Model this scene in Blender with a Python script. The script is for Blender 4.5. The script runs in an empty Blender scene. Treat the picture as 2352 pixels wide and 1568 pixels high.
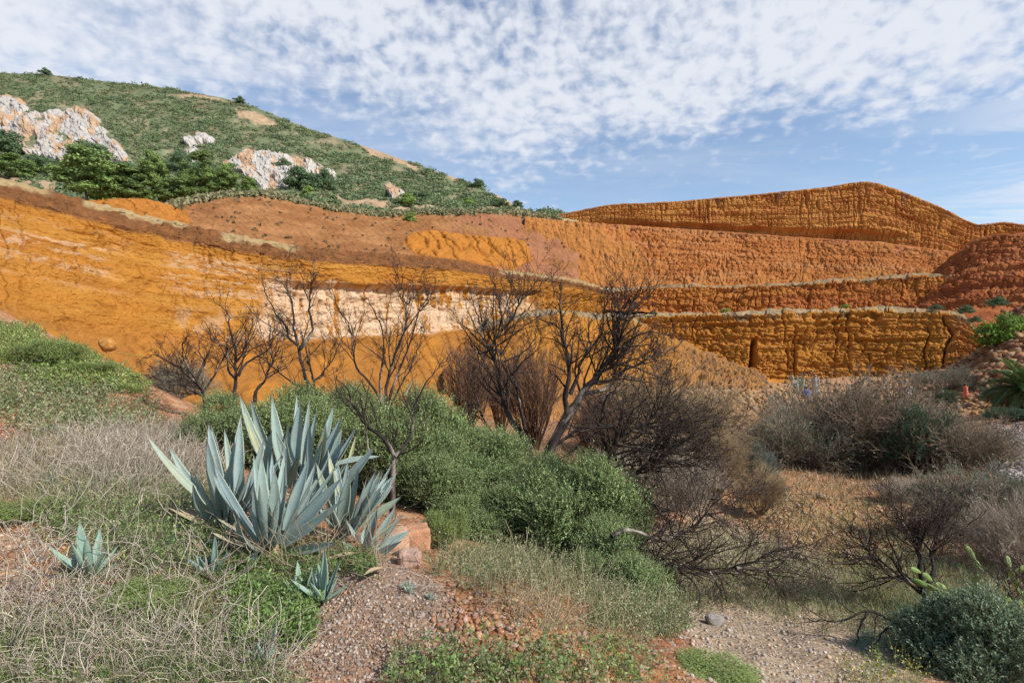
import bpy, math, random
import numpy as np
R = math.radians
random.seed(7); rng = np.random.default_rng(7)
scene = bpy.context.scene
COL = scene.collection

# ---------------------------------------------------------------- camera, sky, sun, exposure
FPX, CX, CY = 1307.0, 1176.0, 784.0            # photo frame of 2352 x 1568
cam = bpy.data.cameras.new("camera"); cam_o = bpy.data.objects.new("camera", cam); COL.objects.link(cam_o)
cam.sensor_width = 36; cam.lens = 36 * FPX / 2352; cam.clip_start = 0.05; cam.clip_end = 8000
cam_o.location = (0, 0, 0); cam_o.rotation_euler = (R(90), 0, 0)
scene.camera = cam_o
SUN_AZ, SUN_EL = R(118), R(42)                 # azimuth from +Y (view) towards +X
sun = bpy.data.lights.new("sun", 'SUN'); sun.energy = 5.0; sun.angle = R(0.5); sun.color = (1.0, 0.955, 0.89)
sun_o = bpy.data.objects.new("sun", sun); COL.objects.link(sun_o)
from mathutils import Vector
sd = Vector((math.sin(SUN_AZ) * math.cos(SUN_EL), math.cos(SUN_AZ) * math.cos(SUN_EL), math.sin(SUN_EL)))
sun_o.rotation_euler = sd.to_track_quat('Z', 'Y').to_euler(); sun_o.location = (40, -10, 60)
scene.view_settings.view_transform = 'Standard'; scene.view_settings.look = 'None'
scene.view_settings.gamma = 1; scene.view_settings.exposure = 0.12

W = bpy.data.worlds.new("World"); scene.world = W; W.use_nodes = True
nt = W.node_tree; nt.nodes.clear()
def N(t, ty, **kw):
    n = t.nodes.new(ty)
    for k, v in kw.items():
        if k.startswith('i_'):
            key = k[2:]; n.inputs[int(key) if key.isdigit() else key].default_value = v
        else: setattr(n, k, v)
    return n
def L(t, a, b): t.links.new(a, b)
def math_(t, op, a, b=None, c=None, clamp=False):
    n = t.nodes.new('ShaderNodeMath'); n.operation = op; n.use_clamp = clamp
    for i, v in enumerate((a, b, c)):
        if v is None: continue
        if isinstance(v, (int, float)): n.inputs[i].default_value = v
        else: L(t, v, n.inputs[i])
    return n.outputs[0]
def maprange(t, v, a, b, c=0.0, d=1.0, smooth=True):
    n = t.nodes.new('ShaderNodeMapRange'); n.interpolation_type = 'SMOOTHSTEP' if smooth else 'LINEAR'
    L(t, v, n.inputs[0])
    for i, x in enumerate((a, b, c, d)): n.inputs[i + 1].default_value = x
    return n.outputs[0]
def mixc(t, f, a, b, mode='MIX'):
    n = t.nodes.new('ShaderNodeMix'); n.data_type = 'RGBA'; n.blend_type = mode; n.clamp_factor = True
    for v, k in ((f, 0), (a, 6), (b, 7)):
        if isinstance(v, (int, float)): n.inputs[k].default_value = v
        elif isinstance(v, tuple): n.inputs[k].default_value = (*v, 1)[:4]
        else: L(t, v, n.inputs[k])
    return n.outputs[2]
def build_world():
    t = nt
    sky = N(t, 'ShaderNodeTexSky', sky_type='NISHITA', sun_disc=False, sun_elevation=SUN_EL, sun_rotation=SUN_AZ,
            air_density=1.0, dust_density=0.35, ozone_density=2.2, altitude=100)
    tc = N(t, 'ShaderNodeTexCoord'); sep = N(t, 'ShaderNodeSeparateXYZ'); L(t, tc.outputs['Generated'], sep.inputs[0])
    z = math_(t, 'MAXIMUM', sep.outputs[2], 0.03)
    cx = math_(t, 'DIVIDE', sep.outputs[0], z); cy = math_(t, 'DIVIDE', sep.outputs[1], z)
    cmb = N(t, 'ShaderNodeCombineXYZ'); L(t, cx, cmb.inputs[0]); L(t, cy, cmb.inputs[1])
    def noise(scale, detail, rough, sx=1, sy=1, rot=0, dist=0.0, off=0):
        m = N(t, 'ShaderNodeMapping'); L(t, cmb.outputs[0], m.inputs[0])
        m.inputs['Scale'].default_value = (sx, sy, 1); m.inputs['Rotation'].default_value = (0, 0, rot)
        m.inputs['Location'].default_value = (off, off * .7, off * .3)
        n = N(t, 'ShaderNodeTexNoise'); L(t, m.outputs[0], n.inputs['Vector'])
        n.inputs['Scale'].default_value = scale; n.inputs['Detail'].default_value = detail
        n.inputs['Roughness'].default_value = rough; n.inputs['Distortion'].default_value = dist
        return n.outputs[0]
    puffs = noise(13.0, 4.0, 0.5, 1.0, 0.60, 0.05, 0.15, 3)
    broad = noise(0.9, 2.0, 0.5, 1, .7, 0.3, 0.4, 11)
    wisps = noise(1.3, 5.0, 0.6, 0.5, 1.3, 0.9, 0.8, 5)
    hr = math_(t, 'POWER', math_(t, 'ADD', math_(t, 'MULTIPLY', sep.outputs[0], sep.outputs[0]), math_(t, 'MULTIPLY', sep.outputs[1], sep.outputs[1])), 0.5)
    lr = math_(t, 'LOGARITHM', math_(t, 'ADD', math_(t, 'DIVIDE', hr, z), 0.3), 2.718); az = math_(t, 'ARCTAN2', sep.outputs[0], sep.outputs[1])
    c2 = N(t, 'ShaderNodeCombineXYZ'); L(t, az, c2.inputs[0]); L(t, math_(t, 'MULTIPLY', lr, 0.62), c2.inputs[1])
    pn = N(t, 'ShaderNodeTexNoise'); L(t, c2.outputs[0], pn.inputs['Vector']); pn.inputs['Scale'].default_value = 34; pn.inputs['Detail'].default_value = 5.0; pn.inputs['Roughness'].default_value = 0.5; pn.inputs['Distortion'].default_value = 0.2; pb = N(t, 'ShaderNodeTexNoise'); L(t, c2.outputs[0], pb.inputs['Vector']); pb.inputs['Scale'].default_value = 11; pb.inputs['Detail'].default_value = 2; puffs = math_(t, 'ADD', math_(t, 'MULTIPLY', pn.outputs[0], 0.72), math_(t, 'MULTIPLY', pb.outputs[0], 0.28))
    el = math_(t, 'ARCTAN2', sep.outputs[2], math_(t, 'POWER', math_(t, 'ADD', math_(t, 'MULTIPLY', sep.outputs[0], sep.outputs[0]), math_(t, 'MULTIPLY', sep.outputs[1], sep.outputs[1])), 0.5))
    # the bank of cloudlets thins out towards the hills
    cover = maprange(t, el, 0.19, 0.44, -0.24, 0.12)
    c1 = math_(t, 'ADD', puffs, math_(t, 'ADD', cover, math_(t, 'MULTIPLY', math_(t, 'SUBTRACT', broad, 0.5), 0.65)))
    cl = maprange(t, c1, 0.38, 0.74, 0, 0.93)
    veil_el = maprange(t, el, 0.12, 0.40, 0.10, 0.28)
    left = maprange(t, sep.outputs[0], -0.55, 0.1, 0.50, 0.0)
    veil = math_(t, 'MULTIPLY', maprange(t, wisps, 0.35, 0.72, 0.12, 1.0), math_(t, 'ADD', veil_el, left))
    right = math_(t, 'MULTIPLY', maprange(t, sep.outputs[0], 0.50, 0.72, 0, 0.75), maprange(t, wisps, 0.42, 0.6, 0.0, 1.0))
    a = math_(t, 'SUBTRACT', 1.0, math_(t, 'MULTIPLY', math_(t, 'SUBTRACT', 1.0, cl), math_(t, 'SUBTRACT', 1.0, veil)), clamp=True)
    a = math_(t, 'MAXIMUM', a, right)
    # the cloud sheet lies over the hills; overhead and behind the viewer it is faded out to cut ambient light
    a = math_(t, 'MULTIPLY', a, math_(t, 'MULTIPLY', maprange(t, sep.outputs[1], -0.05, 0.35, 0.08, 1.0), maprange(t, el, 0.62, 0.85, 1.0, 0.15)))
    blue = mixc(t, 1.0, sky.outputs[0], (1.12, 1.06, 1.02), 'MULTIPLY')
    col = mixc(t, a, blue, (5.0, 5.2, 5.65))
    bg = N(t, 'ShaderNodeBackground'); bg.inputs[1].default_value = 0.15; L(t, col, bg.inputs[0])
    out = N(t, 'ShaderNodeOutputWorld'); L(t, bg.outputs[0], out.inputs[0])
build_world()

# ---------------------------------------------------------------- numpy noise
PERM = np.random.default_rng(3).permutation(4096).astype(np.int64)
GRD = np.random.default_rng(4).normal(size=(4096, 3)); GRD /= np.linalg.norm(GRD, axis=1)[:, None]
def perlin(x, y, z=0.0, seed=0):
    x, y, z = np.broadcast_arrays(np.asarray(x, float) + seed * 17.3, np.asarray(y, float) + seed * 5.1, np.asarray(z, float))
    xi, yi, zi = np.floor(x).astype(np.int64), np.floor(y).astype(np.int64), np.floor(z).astype(np.int64)
    xf, yf, zf = x - xi, y - yi, z - zi
    u, v, w = [f * f * f * (f * (f * 6 - 15) + 10) for f in (xf, yf, zf)]
    def g(dx, dy, dz):
        h = PERM[(PERM[(PERM[(xi + dx) & 4095] + yi + dy) & 4095] + zi + dz) & 4095]
        gr = GRD[h]
        return gr[..., 0] * (xf - dx) + gr[..., 1] * (yf - dy) + gr[..., 2] * (zf - dz)
    l = lambda a, b, t: a + t * (b - a)
    return 1.6 * l(l(l(g(0,0,0), g(1,0,0), u), l(g(0,1,0), g(1,1,0), u), v), l(l(g(0,0,1), g(1,0,1), u), l(g(0,1,1), g(1,1,1), u), v), w)
def fbm(x, y, z=0.0, o=4, seed=0, gain=0.5):
    s = 0; a = 1.0; f = 1.0
    for i in range(o):
        s = s + a * perlin(np.asarray(x) * f, np.asarray(y) * f, np.asarray(z) * f, seed + i * 3); a *= gain; f *= 2.03
    return s
def worley(x, y, seed=0, jit=0.8):
    xi, yi = np.floor(x).astype(np.int64), np.floor(y).astype(np.int64)
    f1 = np.full(x.shape, 9.0); f2 = np.full(x.shape, 9.0); idd = np.zeros(x.shape)
    for dx in (-1, 0, 1):
        for dy in (-1, 0, 1):
            h = PERM[(PERM[(xi + dx + seed * 31) & 4095] + yi + dy) & 4095]
            px = xi + dx + 0.5 + jit * ((h & 63) / 63.0 - 0.5); py = yi + dy + 0.5 + jit * (((h >> 6) & 63) / 63.0 - 0.5)
            d = np.maximum(np.abs(x - px), np.abs(y - py)) * 0.55 + np.hypot(x - px, y - py) * 0.45
            m = d < f1
            f2 = np.where(m, f1, np.minimum(f2, d)); idd = np.where(m, h / 4095.0, idd); f1 = np.where(m, d, f1)
    return f1, f2, idd
def sst(a, b, x):
    t = np.clip((x - a) / (b - a), 0, 1); return t * t * (3 - 2 * t)
def lerp(a, b, t): return a + (b - a) * t
def unit(v): return v / np.maximum(np.linalg.norm(v, axis=-1, keepdims=True), 1e-9)
def unproj(px, py, d):
    px, py, d = np.broadcast_arrays(np.asarray(px, float), np.asarray(py, float), np.asarray(d, float))
    return np.stack([(px - CX) / FPX * d, d, -(py - CY) / FPX * d], -1)
def toP(p): return CX + FPX * p[..., 0] / p[..., 1], CY - FPX * p[..., 2] / p[..., 1]
def inpoly(px, py, poly):
    r = np.zeros(np.shape(px), bool); n = len(poly)
    for i in range(n):
        x1, y1 = poly[i]; x2, y2 = poly[(i + 1) % n]
        c = ((y1 > py) != (y2 > py)) & (px < (x2 - x1) * (py - y1) / (y2 - y1 + 1e-12) + x1)
        r ^= c
    return r
def polydist(px, py, poly):              # signed distance, positive inside
    d = np.full(np.shape(px), 1e9); n = len(poly)
    for i in range(n):
        a = np.array(poly[i], float); b = np.array(poly[(i + 1) % n], float); ab = b - a
        t = np.clip(((px - a[0]) * ab[0] + (py - a[1]) * ab[1]) / (ab @ ab + 1e-9), 0, 1)
        d = np.minimum(d, np.hypot(px - a[0] - t * ab[0], py - a[1] - t * ab[1]))
    return np.where(inpoly(px, py, poly), d, -d)

# ---------------------------------------------------------------- mesh and object helpers
def mk(name, V, F, mat, col=None, smooth=True, parent=None, link=True, mats=None, midx=None):
    me = bpy.data.meshes.new(name)
    V = np.asarray(V, np.float32).reshape(-1, 3)
    if not isinstance(F, (list, tuple)): F = [F]
    F = [np.asarray(f, np.int32) for f in F if len(f)]
    me.vertices.add(len(V)); me.vertices.foreach_set('co', V.ravel())
    loops = np.concatenate([f.ravel() for f in F]); tot = np.concatenate([np.full(len(f), f.shape[1], np.int32) for f in F])
    st = np.concatenate([[0], np.cumsum(tot)[:-1]]).astype(np.int32)
    me.loops.add(len(loops)); me.loops.foreach_set('vertex_index', loops)
    me.polygons.add(len(tot)); me.polygons.foreach_set('loop_start', st); me.polygons.foreach_set('loop_total', tot)
    if smooth: me.polygons.foreach_set('use_smooth', np.ones(len(tot), bool))
    if col is not None:
        c = np.ones((len(V), 4), np.float32); c[:, :3] = np.clip(np.asarray(col).reshape(-1, 3), 0, 1)
        at = me.color_attributes.new('Col', 'FLOAT_COLOR', 'POINT'); at.data.foreach_set('color', c.ravel())
    me.update(calc_edges=True)
    me.materials.append(mat)
    o = bpy.data.objects.new(name, me)
    if link: COL.objects.link(o)
    if parent is not None: o.parent = parent
    return o
def tag(o, label=None, cat=None, group=None, kind=None):
    for k, v in (('label', label), ('category', cat), ('group', group), ('kind', kind)):
        if v: o[k] = v
    return o
def empty(name, loc=(0, 0, 0)):
    o = bpy.data.objects.new(name, None); COL.objects.link(o); o.location = tuple(map(float, loc)); o.empty_display_size = 0.2; return o
def copy_tree(o, parent=None):
    c = o.copy(); COL.objects.link(c)
    for k in ('label', 'category', 'group'):
        if k in c.keys() and parent is None: del c[k]
    if parent is not None: c.parent = parent
    for ch in [x for x in scene.objects if x.parent == o]: copy_tree(ch, c)
    return c
class Acc:
    def __init__(s): s.V = []; s.F = {3: [], 4: []}; s.C = []; s.n = 0
    def add(s, V, F, C):
        V = np.asarray(V, float).reshape(-1, 3); F = np.asarray(F)
        s.V.append(V); s.F[F.shape[1]].append(F + s.n); s.n += len(V)
        s.C.append(np.broadcast_to(np.asarray(C, float), V.shape) if np.ndim(C) == 1 else np.asarray(C).reshape(-1, 3))
    def build(s, name, mat, parent=None, smooth=True, org=None):
        V = np.concatenate(s.V)
        if org is not None: V = V - np.asarray(org, float)
        return mk(name, V, [np.concatenate(f) for f in s.F.values() if f], mat, np.concatenate(s.C), smooth, parent)
def tubes(P, rad, sides=3):
    """P (N,K,3) centre lines, rad (N,K)."""
    N_, K, _ = P.shape
    T = np.gradient(P, axis=1); T = unit(T)
    ref = np.where(np.abs(T[:, :1, 2:3]) > 0.9, np.array([1.0, 0, 0]), np.array([0, 0, 1.0]))
    A = unit(np.cross(T, np.broadcast_to(ref, T.shape))); B = np.cross(T, A)
    ang = np.arange(sides) * 2 * np.pi / sides
    V = P[:, :, None] + rad[:, :, None, None] * (A[:, :, None] * np.cos(ang)[None, None, :, None] + B[:, :, None] * np.sin(ang)[None, None, :, None])
    idx = np.arange(N_ * K * sides).reshape(N_, K, sides)
    nx = np.roll(idx, -1, 2)
    F = np.stack([idx[:, :-1], nx[:, :-1], nx[:, 1:], idx[:, 1:]], -1).reshape(-1, 4)
    return V.reshape(-1, 3), F
def blades(P, wid, side=None):
    """ribbons: P (N,K,3), wid (N,K)"""
    N_, K, _ = P.shape
    T = unit(np.gradient(P, axis=1))
    if side is None:
        side = rng.normal(size=(N_, 1, 3)); 
    S = unit(np.cross(T, np.broadcast_to(side, T.shape)))
    V = np.stack([P - S * wid[..., None] / 2, P + S * wid[..., None] / 2], 2)
    idx = np.arange(N_ * K * 2).reshape(N_, K, 2)
    F = np.stack([idx[:, :-1, 0], idx[:, :-1, 1], idx[:, 1:, 1], idx[:, 1:, 0]], -1).reshape(-1, 4)
    return V.reshape(-1, 3), F
def leaves(pos, ax, nr, Ln, Wd):
    """diamond leaves"""
    n = len(pos); ax = unit(ax); s = unit(np.cross(ax, nr)); Ln = np.broadcast_to(Ln, (n,))[:, None]; Wd = np.broadcast_to(Wd, (n,))[:, None]
    nn = np.cross(s, ax)
    V = np.stack([pos, pos + ax * Ln * .45 + s * Wd / 2 + nn * Wd * .15, pos + ax * Ln, pos + ax * Ln * .45 - s * Wd / 2 + nn * Wd * .15], 1)
    F = np.arange(n * 4).reshape(n, 4)
    return V.reshape(-1, 3), F
def grow(st, dr, Ln, K=6, wig=0.25, up=0.0, g=None):
    g = g or rng
    N_ = len(st); P = np.zeros((N_, K, 3)); P[:, 0] = st; d = unit(dr.copy()); step = (Ln / (K - 1))[:, None]
    for k in range(1, K):
        d = unit(d + g.normal(size=(N_, 3)) * wig + np.array([0, 0, up]))
        P[:, k] = P[:, k - 1] + d * step
    return P
def branch_from(P, rad, n, ang, lmul, g, tmin=0.15, up=0.0):
    """pick n start points along lines P; returns starts, dirs, parent radius, parent length"""
    N_, K, _ = P.shape
    seg = np.linalg.norm(np.diff(P, axis=1), axis=2).sum(1)
    i = g.choice(N_, n, p=seg / seg.sum()); t = tmin + (1 - tmin) * g.random(n); k = t * (K - 1); k0 = np.minimum(k.astype(int), K - 2); f = (k - k0)[:, None]
    st = P[i, k0] * (1 - f) + P[i, k0 + 1] * f
    T = unit(P[i, k0 + 1] - P[i, k0]); r = rad[i, k0] * (1 - f[:, 0]) + rad[i, k0 + 1] * f[:, 0]
    q = unit(np.cross(T, g.normal(size=(n, 3))))
    a = np.asarray(ang) * (0.7 + 0.6 * g.random(n))
    d = T * np.cos(a)[:, None] + q * np.sin(a)[:, None] + np.array([0, 0, up])
    return st, unit(d), r, seg[i] * lmul * (1 - 0.6 * t) * (0.6 + 0.8 * g.random(n))

# ---------------------------------------------------------------- materials
def pmat(name, base=None, rough=0.9, var=0.25, scales=(3.0, 20.0), bump=0.3, bscale=(8.0, 40.0), bdist=0.03, stretch=(1, 1, 1), trans=0.0, spec=0.2, cell=0.0, cscale=30.0, tint=None):
    m = bpy.data.materials.new(name); m.use_nodes = True; t = m.node_tree; t.nodes.clear()
    out = N(t, 'ShaderNodeOutputMaterial'); b = N(t, 'ShaderNodeBsdfPrincipled')
    b.inputs['Roughness'].default_value = rough; b.inputs['Specular IOR Level'].default_value = spec
    if base is None:
        a = N(t, 'ShaderNodeAttribute', attribute_name='Col'); c = a.outputs[0]
    else:
        rgb = N(t, 'ShaderNodeRGB'); rgb.outputs[0].default_value = (*base, 1); c = rgb.outputs[0]
    tc = N(t, 'ShaderNodeTexCoord'); mp = N(t, 'ShaderNodeMapping'); L(t, tc.outputs['Object'], mp.inputs[0]); mp.inputs['Scale'].default_value = stretch
    for i, s in enumerate(scales):
        n = N(t, 'ShaderNodeTexNoise'); L(t, mp.outputs[0], n.inputs['Vector']); n.inputs['Scale'].default_value = s; n.inputs['Detail'].default_value = 3
        f = maprange(t, n.outputs[0], 0.28, 0.72, 1 - var, 1 + var, smooth=False)
        g = N(t, 'ShaderNodeCombineColor')
        for k in range(3): L(t, f, g.inputs[k])
        c = mixc(t, 1.0, c, g.outputs[0], 'MULTIPLY')
    h = None
    if cell > 0:
        v = N(t, 'ShaderNodeTexVoronoi'); L(t, tc.outputs['Object'], v.inputs['Vector']); v.inputs['Scale'].default_value = cscale
        hs = N(t, 'ShaderNodeSeparateColor'); L(t, v.outputs['Color'], hs.inputs[0])
        f = maprange(t, hs.outputs[0], 0, 1, 1 - cell, 1 + cell, smooth=False); g = N(t, 'ShaderNodeCombineColor')
        for k in range(3): L(t, f, g.inputs[k])
        c = mixc(t, 1.0, c, g.outputs[0], 'MULTIPLY')
        pk = maprange(t, hs.outputs[1], 0.86, 0.9, 0, 0.75)
        c = mixc(t, pk, c, tint or (0.42, 0.36, 0.3))
        h = math_(t, 'MULTIPLY', v.outputs['Distance'], -0.8)
    L(t, c, b.inputs['Base Color'])
    if bump > 0:
        for s in bscale:
            n = N(t, 'ShaderNodeTexNoise'); L(t, mp.outputs[0], n.inputs['Vector']); n.inputs['Scale'].default_value = s; n.inputs['Detail'].default_value = 4
            n.inputs['Roughness'].default_value = 0.6
            v_ = math_(t, 'MULTIPLY', n.outputs[0], bscale[0] / s)
            h = v_ if h is None else math_(t, 'ADD', h, v_)
        bm = N(t, 'ShaderNodeBump'); bm.inputs['Strength'].default_value = bump; bm.inputs['Distance'].default_value = bdist
        L(t, h, bm.inputs['Height']); L(t, bm.outputs[0], b.inputs['Normal'])
    if trans > 0:
        tr = N(t, 'ShaderNodeBsdfTranslucent'); L(t, c, tr.inputs[0]); mx = N(t, 'ShaderNodeMixShader'); mx.inputs[0].default_value = trans
        L(t, b.outputs[0], mx.inputs[1]); L(t, tr.outputs[0], mx.inputs[2]); L(t, mx.outputs[0], out.inputs[0])
    else: L(t, b.outputs[0], out.inputs[0])
    return m
M = dict(
    cliff=pmat('cliff_earth', rough=0.95, var=0.13, scales=(0.5, 4.0), bump=0.9, bscale=(2.4, 9.0), bdist=0.2, stretch=(1, 1, 2.6), spec=0.05),
    spoil=pmat('loose_spoil', rough=0.97, var=0.14, scales=(0.6, 5.0), bump=0.8, bscale=(2.0, 7.0), bdist=0.25, spec=0.05),
    mount=pmat('hill_soil', rough=0.97, var=0.2, scales=(0.08, 0.6), bump=0.5, bscale=(0.4, 2.0), bdist=0.6, spec=0.05),
    rockw=pmat('pale_rock', rough=0.9, var=0.16, scales=(0.2, 1.2), bump=0.9, bscale=(0.35, 1.5), bdist=0.9, spec=0.1),
    ground=pmat('ground_soil', rough=0.96, var=0.2, scales=(1.2, 9.0), bump=0.8, bscale=(14.0, 60.0), bdist=0.03, spec=0.08, cell=0.22, cscale=28.0, tint=(0.40, 0.33, 0.27)),
    stone=pmat('stone', rough=0.9, var=0.2, scales=(8.0, 60.0), bump=0.6, bscale=(25.0, 90.0), bdist=0.02, spec=0.15),
    leaf=pmat('shrub_leaf', rough=0.5, var=0.16, scales=(2.5,), bump=0, trans=0.22, spec=0.35),
    farleaf=pmat('far_foliage', rough=0.75, var=0.2, scales=(0.3,), bump=0, trans=0.15, spec=0.15),
    twig=pmat('dry_twig', rough=0.85, var=0.2, scales=(6.0,), bump=0, spec=0.15),
    bark=pmat('burnt_bark', rough=0.8, var=0.3, scales=(9.0, 40.0), bump=0.6, bscale=(40.0, 110.0), bdist=0.01, spec=0.25),
    agave=pmat('agave_skin', rough=0.55, var=0.06, scales=(9.0, 40.0), bump=0.12, bscale=(30.0, 90.0), bdist=0.004, spec=0.3, trans=0.06),
    grass=pmat('grass_blade', rough=0.75, var=0.2, scales=(2.0,), bump=0, trans=0.2, spec=0.15),
    cloth=pmat('cloth', rough=0.9, var=0.08, scales=(6.0,), bump=0),
)
# ---------------------------------------------------------------- far terrain sheets
def cr(A, u):
    """Catmull-Rom on axis 0 of A at parameters u"""
    K = len(A); u = np.clip(u, 0, K - 1 - 1e-6); i = u.astype(int); f = (u - i)
    sh = (slice(None),) + (None,) * (A.ndim - 1); f = f[sh]
    p = [A[np.clip(i + k, 0, K - 1)] for k in (-1, 0, 1, 2)]
    return 0.5 * (2 * p[1] + (p[2] - p[0]) * f + (2 * p[0] - 5 * p[1] + 4 * p[2] - p[3]) * f**2 + (3 * p[1] - p[0] - 3 * p[2] + p[3]) * f**3)
class Sheet:
    def __init__(s, rows, nu, wv, curved=False):
        """rows: list (foot to back) of lists of (px,py,d) sharing px knots; wv: grid rows per segment"""
        A = np.array(rows, float)                        # R,K,3
        s.A = A; K = A.shape[1]
        uf = np.linspace(0, K - 1, 2000); pxf = cr(A[0, :, 0], uf)
        s.u = np.interp(np.linspace(pxf[0], pxf[-1], nu), np.maximum.accumulate(pxf), uf)
        s.v = np.concatenate([np.arange(w) / w + i for i, w in enumerate(wv)] + [[len(wv)]])
        Au = np.stack([cr(A[r], s.u) for r in range(len(A))])   # R,nu,3
        s.Au = Au
        if curved: G = cr(Au, s.v)
        else:
            i = np.minimum(s.v.astype(int), len(A) - 2); f = (s.v - i)[:, None, None]; G = Au[i] * (1 - f) + Au[i + 1] * f
        s.px, s.py, s.d = G[..., 0], G[..., 1], G[..., 2]
        s.P = unproj(s.px, s.py, s.d)
        dU = np.gradient(s.P, axis=1); dV = np.gradient(s.P, axis=0)
        n = unit(np.cross(dU, dV)); s.n = np.where((n * s.P).sum(-1, keepdims=True) > 0, -n, n)
        s.uM = np.cumsum(np.linalg.norm(np.diff(s.P[len(s.P) // 3], axis=0, prepend=s.P[len(s.P) // 3][:1]), axis=1))[None, :] + 0 * s.px
        s.vM = np.cumsum(np.linalg.norm(np.diff(s.P, axis=0, prepend=s.P[:1]), axis=2), 0)
        s.V = s.v[:, None] + 0 * s.px
    def displace(s, D, n=None):
        s.P = s.P + (s.n if n is None else n) * D[..., None]
    def build(s, name, mat, C):
        nv, nu = s.px.shape; idx = np.arange(nv * nu).reshape(nv, nu)
        F = np.stack([idx[:-1, :-1], idx[:-1, 1:], idx[1:, 1:], idx[1:, :-1]], -1).reshape(-1, 4)
        o = mk(name, s.P.reshape(-1, 3), F, mat, C.reshape(-1, 3)); tag(o, kind='structure'); return o
    def at(s, px, py, seg=0):
        """3D point of the undisplaced sheet at a photo position, between rows seg and seg+1"""
        u = np.interp(px, s.Au[0, :, 0], np.arange(s.Au.shape[1])); i = np.minimum(u.astype(int) if np.ndim(u) else int(u), s.Au.shape[1] - 2); f = u - i
        a = s.Au[seg, i] * (1 - np.expand_dims(f, -1)) + s.Au[seg, i + 1] * np.expand_dims(f, -1); b = s.Au[seg + 1, i] * (1 - np.expand_dims(f, -1)) + s.Au[seg + 1, i + 1] * np.expand_dims(f, -1)
        t = (py - a[..., 1]) / (b[..., 1] - a[..., 1]); d = a[..., 2] + (b[..., 2] - a[..., 2]) * t
        return unproj(px, py, d)
TD = np.array([1.06, .97, .82])
def c3(*a): return np.array(a, float)
def mixcol(a, b, t): return a + (b - a) * np.asarray(t)[..., None]
OR = c3(.37, .155, .027); OR2 = c3(.32, .120, .025); OY = c3(.40, .185, .036); WH = c3(.58, .42, .28); BR = c3(.175, .078, .032); TAN = c3(.34, .24, .12); RED = c3(.40, .125, .05)

# generic weathered face: rounded blocks, strata steps and cracks
def face(s, bu, bv, amp, seed, zc=None, strat=0.25, crack=0.5, fiss=0.0, fscale=3.0, wob=0.5, lay=0.9, fsel=0.0):
    zc = s.vM if zc is None else zc
    u = s.uM + 1.6 * wob * fbm(s.uM / 3, s.vM / 3, 0, 4, seed); v = zc + 0.8 * wob * fbm(s.uM / 4, s.vM / 2.5, 0, 4, seed + 5)
    r = np.floor(v / bv); uu = u / bu + 0.37 * r + 0.25 * np.sin(r * 12.9)
    f1, f2, i1 = worley(uu, v / bv, seed, 0.9); e = f2 - f1
    g1, g2, j1 = worley(u / (bu * .47) + 7, v / (bv * .6), seed + 3, 0.9); e2 = g2 - g1
    a1 = sst(-.35, .35, fbm(s.uM / 9, s.vM / 4, 3, 3, seed + 9)); a2 = sst(-.3, .4, fbm(s.uM / 5, s.vM / 3, 7, 3, seed + 10))
    D = amp * (sst(0, 0.34, e) - 1) * (.25 + .75 * a1) + amp * 0.5 * (i1 - 0.5) * a1 - crack * np.exp(-e / 0.05) * (.15 + .85 * a1 * a2)
    D = D + amp * .4 * (sst(0, .3, e2) - 1) * (.3 + .7 * (1 - a1)) - .35 * crack * np.exp(-e2 / .06) * a2
    st = perlin(v / lay, s.uM / 40, 0, seed + 2) + 0.5 * perlin(v / (lay * .4), s.uM / 25, 0, seed + 3) + .3 * perlin(v / (lay * .17), s.uM / 12, 0, seed + 4)
    D = D + strat * np.tanh(2.0 * st) * (.5 + .5 * a2)
    q1 = np.abs(perlin(v / (lay * .55) + 9, s.uM / 14, 0, seed + 12)); D = D - strat * .9 * np.exp(-q1 / .07) * (.2 + .8 * a1)
    q2 = np.abs(perlin((u + .35 * s.vM * perlin(s.uM / 12, 0, 0, seed + 15)) / (bu * .62), s.vM / 5, 0, seed + 13)); D = D - .55 * crack * np.exp(-q2 / .07) * (.15 + .85 * a2)
    if fiss > 0:
        w = u + 0.25 * (s.vM) * perlin(s.uM / 8, 0, 0, seed + 21) + 0.7 * perlin(s.uM / 3, s.vM / 3, 0, seed + 22)
        q = np.abs(perlin(w / fscale, s.vM / 30, 0, seed + 23)); sel = sst(-.22 - fsel, .3 - fsel, perlin(s.uM / (fscale * 1.7), s.vM / 7, 0, seed + 24))
        D = D - fiss * np.exp(-q / 0.035) * sel
    return D + 0.14 * fbm(s.uM * .8, s.vM * .8, 0, 5, seed + 30, .6)

# --- left bright wall
kx = [-420, -200, 0, 100, 200, 310, 420, 560, 690, 784, 900, 1050, 1150, 1250, 1333, 1400, 1450, 1500]
dep = np.interp(kx, [-420, 0, 200, 430, 600, 800, 1000, 1200, 1300, 1390, 1500], [28, 35, 39, 45, 50, 57, 65, 76, 82, 88, 100])
top = np.interp(kx, [-420, 0, 100, 200, 300, 410, 560, 683, 784, 900, 1050, 1150, 1250, 1333, 1400, 1500], [330, 415, 439, 463, 492, 516, 546, 567, 577, 585, 600, 622, 634, 647, 668, 690])
foot = np.interp(kx, [-420, 0, 200, 430, 600, 800, 900, 1000, 1100, 1200, 1300, 1400, 1500], [740, 725, 765, 795, 800, 790, 785, 775, 760, 735, 725, 722, 725])
tal = np.interp(kx, [-420, 0, 200, 430, 600, 800, 1000, 1200, 1500], [1040, 1060, 1010, 985, 960, 940, 930, 910, 890])
sl = np.interp(kx, [0, 500, 620, 1300, 1400], [5.5, 4.5, 2.0, 1.6, 3.0])     # batter of the face
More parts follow.
